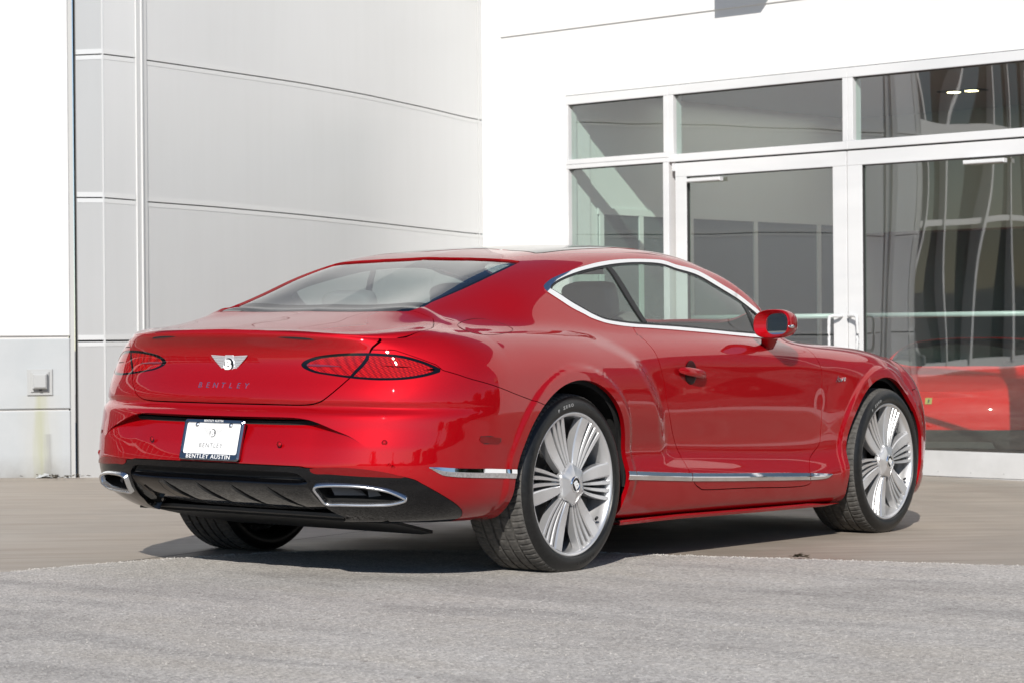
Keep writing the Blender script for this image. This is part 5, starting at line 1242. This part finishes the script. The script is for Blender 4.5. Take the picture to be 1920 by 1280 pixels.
# ---- door handles, mirrors, script
for sgn, door in ((1, DOORS[0]), (-1, DOORS[1])):
    fx = np.array([1, sgn, 1.]); hp = chart_pt(.972, .812)
    mb = MB(); V = []; n = 22; mseg = 14
    for i in range(n+1):
        u = -1+2*i/n; w = .0185*max(1-abs(u)**3.2, 0)**.5+.0012
        cx = hp[0]+u*.120; cy = chart_pt(cx, .812)[1]-.012-.019*max(0, 1-abs(u)**2.4)
        for k in range(mseg):
            a = 2*math.pi*k/mseg; V.append((cx, cy+.0105*math.cos(a)*(1 if math.cos(a) < 0 else .4)*max(.15, 1-u*u), .8125+w*math.sin(a)-.012*u))
    F = [(i*mseg+k, i*mseg+(k+1) % mseg, (i+1)*mseg+(k+1) % mseg, (i+1)*mseg+k) for i in range(n) for k in range(mseg)]
    h_ = mesh_obj("door_handle", np.array(V)*fx, F if sgn > 0 else [f[::-1] for f in F], M['paint'], door, smooth=True)
    # raised disc behind the grip; the scoop's shade is put into its dark red
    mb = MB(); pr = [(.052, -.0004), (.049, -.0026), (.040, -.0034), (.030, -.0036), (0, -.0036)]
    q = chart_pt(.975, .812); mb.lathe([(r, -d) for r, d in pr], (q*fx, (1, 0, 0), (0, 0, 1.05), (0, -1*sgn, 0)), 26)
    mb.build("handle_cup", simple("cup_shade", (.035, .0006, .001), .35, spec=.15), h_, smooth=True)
    # door mirror
    c0 = np.array([1.675, -.958, 1.036])
    V = []; nu, nv = 24, 14; sx = lambda t, e: math.copysign(abs(t)**e, t)
    for j in range(nv+1):
        v = -math.pi/2+math.pi*j/nv
        for i in range(nu):
            u = 2*math.pi*i/nu
            # back (rear face, -x) is flat, the front tapers
            x = .095*math.cos(v)*0
            ry, rz = .108, .074
            V.append((0, 0, 0))
    # lathe-like shell: sections along x from the rear rim to the nose
    V = []; secs = [(-.052, .95), (-.048, 1.0), (-.03, 1.03), (0, 1.02), (.04, .95), (.08, .78), (.105, .52), (.118, .2), (.120, .02)]
    nu = 30
    for xo, k in secs:
        for i in range(nu):
            u = 2*math.pi*i/nu; cy = sx(math.cos(u), .72)*.090*k; cz = sx(math.sin(u), .78)*.066*k
            V.append(c0+np.array([xo+cy*-.10, cy+.012*(1-k), cz-.010*(cy/.1)*.4+.0]))
    F = [(j*nu+i, j*nu+(i+1) % nu, (j+1)*nu+(i+1) % nu, (j+1)*nu+i) for j in range(len(secs)-1) for i in range(nu)]
    mir = mesh_obj("door_mirror", np.array(V)*fx, [f[::-1] for f in F] if sgn > 0 else F, M['paint'], CAR, smooth=True)
    V = []
    for k in (.95, .74):
        for i in range(nu):
            u = 2*math.pi*i/nu; cy = sx(math.cos(u), .72)*.090*k; cz = sx(math.sin(u), .78)*.066*k
            V.append(c0+np.array([-.052+cy*(-.10 if k > .9 else .16)+(.026 if k < .95 else 0), cy-(.020 if k < .95 else 0), cz-.004*(cy/.1)]))
    F = [(i, (i+1) % nu, nu+(i+1) % nu, nu+i) for i in range(nu)]
    mesh_obj("mirror_rim", np.array(V)*fx, F if sgn > 0 else [f[::-1] for f in F], M['paint'], mir)
    V2 = [np.array(q) for q in V[nu:]]
    mesh_obj("mirror_glass", np.array(V2)*fx, [tuple(range(nu))[::-1] if sgn > 0 else tuple(range(nu))], M['mirror'], mir)
    mb = MB(); mb.tube([c0+np.array([.055, -.062, -.006])*1, c0+np.array([.02, -.084, -.010]), c0+np.array([-.02, -.0925, -.012]), c0+np.array([-.045, -.090, -.012])], [.006, .009, .009, .004], 8, flat=.6)
    o = mb.build("indicator", M['satin'], mir, smooth=True); o.data.transform(Matrix.Scale(sgn, 4, (0, 1, 0))) if sgn < 0 else None
    # foot
    V = []; foot = [(c0+np.array([.02, .045, -.068]), .050, .030), (c0+np.array([.055, .070, -.090]), .046, .026), (c0+np.array([.085, .098, -.125]), .040, .020)]
    nn = 12
    for cpt, rx, ryy in foot:
        for i in range(nn):
            u = 2*math.pi*i/nn; V.append(cpt+np.array([rx*sx(math.cos(u), .7), ryy*sx(math.sin(u), .7), 0]))
    F = [(j*nn+i, j*nn+(i+1) % nn, (j+1)*nn+(i+1) % nn, (j+1)*nn+i) for j in range(2) for i in range(nn)]
    mesh_obj("mirror_foot", np.array(V)*fx, [f[::-1] for f in F] if sgn > 0 else F, M['paint'], mir, smooth=True)
q = chart_pt(2.380, .7795)
lettering("fender_script", "Azure", .040, q+np.array([0, -.003, 0]), np.array([1., 0, .04]), np.array([0, 0, 1.]), np.array([0, -1., 0]), M['chrome'], CAR, .0015, shear=.35)
# ---- wheels
def build_wheel(side):
    """axle along y, outer face towards -y for side=1; origin at the hub"""
    fr = ((0, 0, 0), (1, 0, 0), (0, 0, 1), (0, -1, 0))        # h = outward
    D = lambda r, ph, h: np.array([r*math.cos(ph), -h, r*math.sin(ph)])
    mb = MB()
    RO = .2950
    # rim lip and barrel
    mb.lathe([(.2850, -.030), (RO, -.012), (RO, -.003), (RO-.003, .0005), (RO-.008, .0), (RO-.013, -.004), (.2765, -.016), (.2735, -.040), (.2690, -.070), (.2600, -.095), (.2590, -.14), (.2660, -.20), (.2740, -.225)], fr, 90)
    rim = mb
    wheel = mb.build("wheel", M['alloy'], None, smooth=True)
    # spokes: one broad blade and three fins per sector
    def beam(a0, a1, a2, a3, r0, r1, h0, h1, depth, ridge=.25):
        """from angles (a0..a1) at r0 to (a2..a3) at r1, degrees"""
        V = []; n = 8
        for i in range(n+1):
            u = i/n; r = r0+(r1-r0)*u; lo = math.radians(a0+(a2-a0)*u); hi = math.radians(a1+(a3-a1)*u)
            h = h0+(h1-h0)*u-.007*math.sin(math.pi*u)
            b = (hi-lo)*.10; db = .0035
            V += [D(r, lo, h-depth), D(r, lo, h-db), D(r, lo+b, h), D(r, hi-b, h-ridge*.004), D(r, hi, h-db-ridge*.004), D(r, hi, h-depth)]
        F = [(i*6+k, i*6+k+1, (i+1)*6+k+1, (i+1)*6+k) for i in range(n) for k in range(5)]
        F += [tuple(range(6)), tuple(n*6+k for k in range(6))[::-1]]
        return V, F
    m2 = MB()
    for s in range(6):
        c = 60*s
        for (a0, a1, a2, a3) in ((3, 25, 4.6, 16.2), (-5.5, .2, -2.4, 1.2), (-14, -8.6, -9.4, -5.8), (-23, -17.2, -16.4, -12.8)):
            V, F = beam(c+a0, c+a1, c+a2, c+a3, .080, .2800, -.012, -.006, .038)
            m2.add(V, F)
        # floor of the grooves
        V, F = beam(c-22, c+23, c-17, c+18, .078, .115, -.026, -.036, .02); m2.add(V, F)
    for f_ in range(len(m2.F)): m2.F[f_] = m2.F[f_][::-1]
    m2.build("spokes", M['alloy'], wheel)
    # hub cover: six-sided dome with a round badge
    m3 = MB(); n = 72; prof = [(0, .010), (.35, .0095), (.62, .006), (.85, .000), (.96, -.004), (1.0, -.010), (1.0, -.03)]; V = []
    for i in range(n):
        a = 2*math.pi*i/n; q = (math.degrees(a)-8) % 60-30
        R_ = .087-.012*(abs(q)/30)**.8+(.004 if -12 < q < 6 else 0)
        for k, h in prof: V.append(D(R_*k, a, h))
    mm = len(prof); F = [(i*mm+k, ((i+1) % n)*mm+k, ((i+1) % n)*mm+k+1, i*mm+k+1) for i in range(n) for k in range(mm-1)]
    m3.add(V, F); hub = m3.build("hub_cover", M['alloy'], wheel, smooth=True, auto=35)
    m3 = MB(); m3.lathe([(0, .015), (.020, .0145), (.026, .0125)], fr, 30); em = m3.build("emblem", M['black_gloss'], wheel, smooth=True)
    m3 = MB(); m3.lathe([(.0255, .012), (.027, .0145), (.0315, .0135), (.034, .008)], fr, 36); m3.build("emblem_ring", M['chrome'], wheel, smooth=True)
    V, F = text_mesh("B", .044, .0006, offset=.0022); V[:, :2] -= .5*(V[:, :2].min(0)+V[:, :2].max(0)); a = math.radians(35)
    x_ = V[:, 0]*1.15*math.cos(a)-V[:, 1]*math.sin(a); z_ = V[:, 0]*1.15*math.sin(a)+V[:, 1]*math.cos(a)
    mesh_obj("emblem_letter", np.stack([x_, -(V[:, 2]+.0152), z_], 1), F, M['white_print'], wheel)
    # brake
    m3 = MB(); m3.lathe([(.07, -.085), (.10, -.085), (.105, -.098), (.205, -.098), (.205, -.13), (.07, -.13)], fr, 60); m3.build("brake_disc", M['disc'], wheel, smooth=True, auto=30)
    m3 = MB(); m3.prism([(.235*math.cos(a), .235*math.sin(a)) for a in np.radians(np.linspace(-35, 35, 9))]+[(.13*math.cos(a), .13*math.sin(a)) for a in np.radians(np.linspace(32, -32, 7))], -.15, -.075, fr, bev=.008); m3.build("brake_caliper", M['black'], wheel)
    m3 = MB(); m3.lathe([(0, -.15), (.20, -.15), (.262, -.16)], fr, 40); m3.build("dust_shield", M['dark'], wheel)
    m3 = MB(); m3.tube([D(.250, math.radians(-38), -.02), D(.235, math.radians(-38), -.006)], .006, 8); m3.build("valve", M['black'], wheel)
    # tyre: sidewalls and ribbed tread
    RT = .3685
    side_o = [(.2850, -.020), (.2925, -.006), (.2955, .0015), (.2990, .0065), (.3050, .0085), (.318, .0105), (.332, .0085), (.345, .002), (.3535, -.0055), (.3560, -.0085), (.3575, -.0095)]
    m3 = MB(); m3.lathe(side_o[::-1], fr, 120)
    W_ = .290
    m3.lathe([(.2850, -W_+.02), (.30, -W_-.002), (.325, -W_-.008), (.345, -W_), (.3575, -W_+.012)], fr, 90)
    tyre = m3.build("tyre", M['tyre'], wheel, smooth=True)
    # tread with four grooves and cross cuts
    y_edges = [(-.0095, .3575), (-.016, .3625), (-.026, .3660), (-.040, .3675), (-.058, .3682)]
    grooves = [(-.072, .010), (-.118, .011), (-.166, .011), (-.214, .010)]
    prof = list(y_edges)
    for gy, gw in grooves:
        prof += [(gy+gw/2+.001, RT), (gy+gw/2-.001, RT-.008), (gy-gw/2+.001, RT-.008), (gy-gw/2-.001, RT)]
    prof += [(-W_+.055, .3680), (-W_+.036, .3670), (-W_+.022, .3640), (-W_+.012, .3575)]
    seg = 84*4; V = []; mm = len(prof); N_ = seg
    for i in range(seg):
        for k, (h, r) in enumerate(prof):
            # cross cuts sweep backwards over the tread width
            sh = 3.2*math.sin(min(1, max(0, -h/.29))*math.pi)
            ph = 2*math.pi*(i+sh*.6)/seg
            cut = (i % 4 == 0)
            rr = r
            if cut:
                if h > -.060 and k > 0: rr = r-.0045
                elif k >= mm-4 and k < mm-1: rr = r-.0045
                elif r > RT-.001 and (i % 8 == 0): rr = r-.0022
            V.append(D(rr, ph, h))
    F = [(i*mm+k, ((i+1) % seg)*mm+k, ((i+1) % seg)*mm+k+1, i*mm+k+1) for i in range(seg) for k in range(mm-1)]
    m3 = MB(); m3.add(V, [f[::-1] for f in F]); m3.build("tread", M['tread'], wheel)
    # raised letters on the sidewall
    def arc_text(body, a_mid, size, r, mat):
        allV, allF = [], []; n = len(body); step = size*.88/r
        for j, ch in enumerate(body):
            if ch == ' ': continue
            V, F = text_mesh(ch, size, .0004, offset=.0006)
            if not len(V): continue
            V[:, 0] -= V[:, 0].mean(); a = a_mid-step*(j-(n-1)/2)-math.pi/2; rr = r+V[:, 1]*.8; ang = a+math.pi/2-V[:, 0]/r
            o = len(allV); allV += [D(rr[q], ang[q], .0106+V[q, 2]) for q in range(len(V))]; allF += [tuple(x+o for x in f) for f in F]
        mesh_obj("sidewall_lettering", allV, allF, mat, wheel)
    arc_text("P ZERO", math.radians(104), .022, .3235, M['letter_white'])
    arc_text("PIRELLI", math.radians(284), .022, .3235, M['tyre'])
    return wheel
def copy_tree(o, parent=None):
    c = o.copy(); link(c); c.parent = parent
    for ch in list(o.children): copy_tree(ch, c)
    return c
proto = build_wheel(1)
places = [((0, -.957, WHEEL_Z), 0, 0), ((2.851, -.957, WHEEL_Z), 0, 14), ((0, .957, WHEEL_Z), math.pi, 20), ((2.851, .957, WHEEL_Z), math.pi, 40)]
for k, (loc, rz, roll) in enumerate(places):
    w_ = proto if k == 0 else copy_tree(proto)
    w_.parent = CAR; w_.matrix_local = Matrix.Translation(loc) @ Matrix.Rotation(rz, 4, 'Z') @ Matrix.Rotation(math.radians(-roll), 4, 'Y')
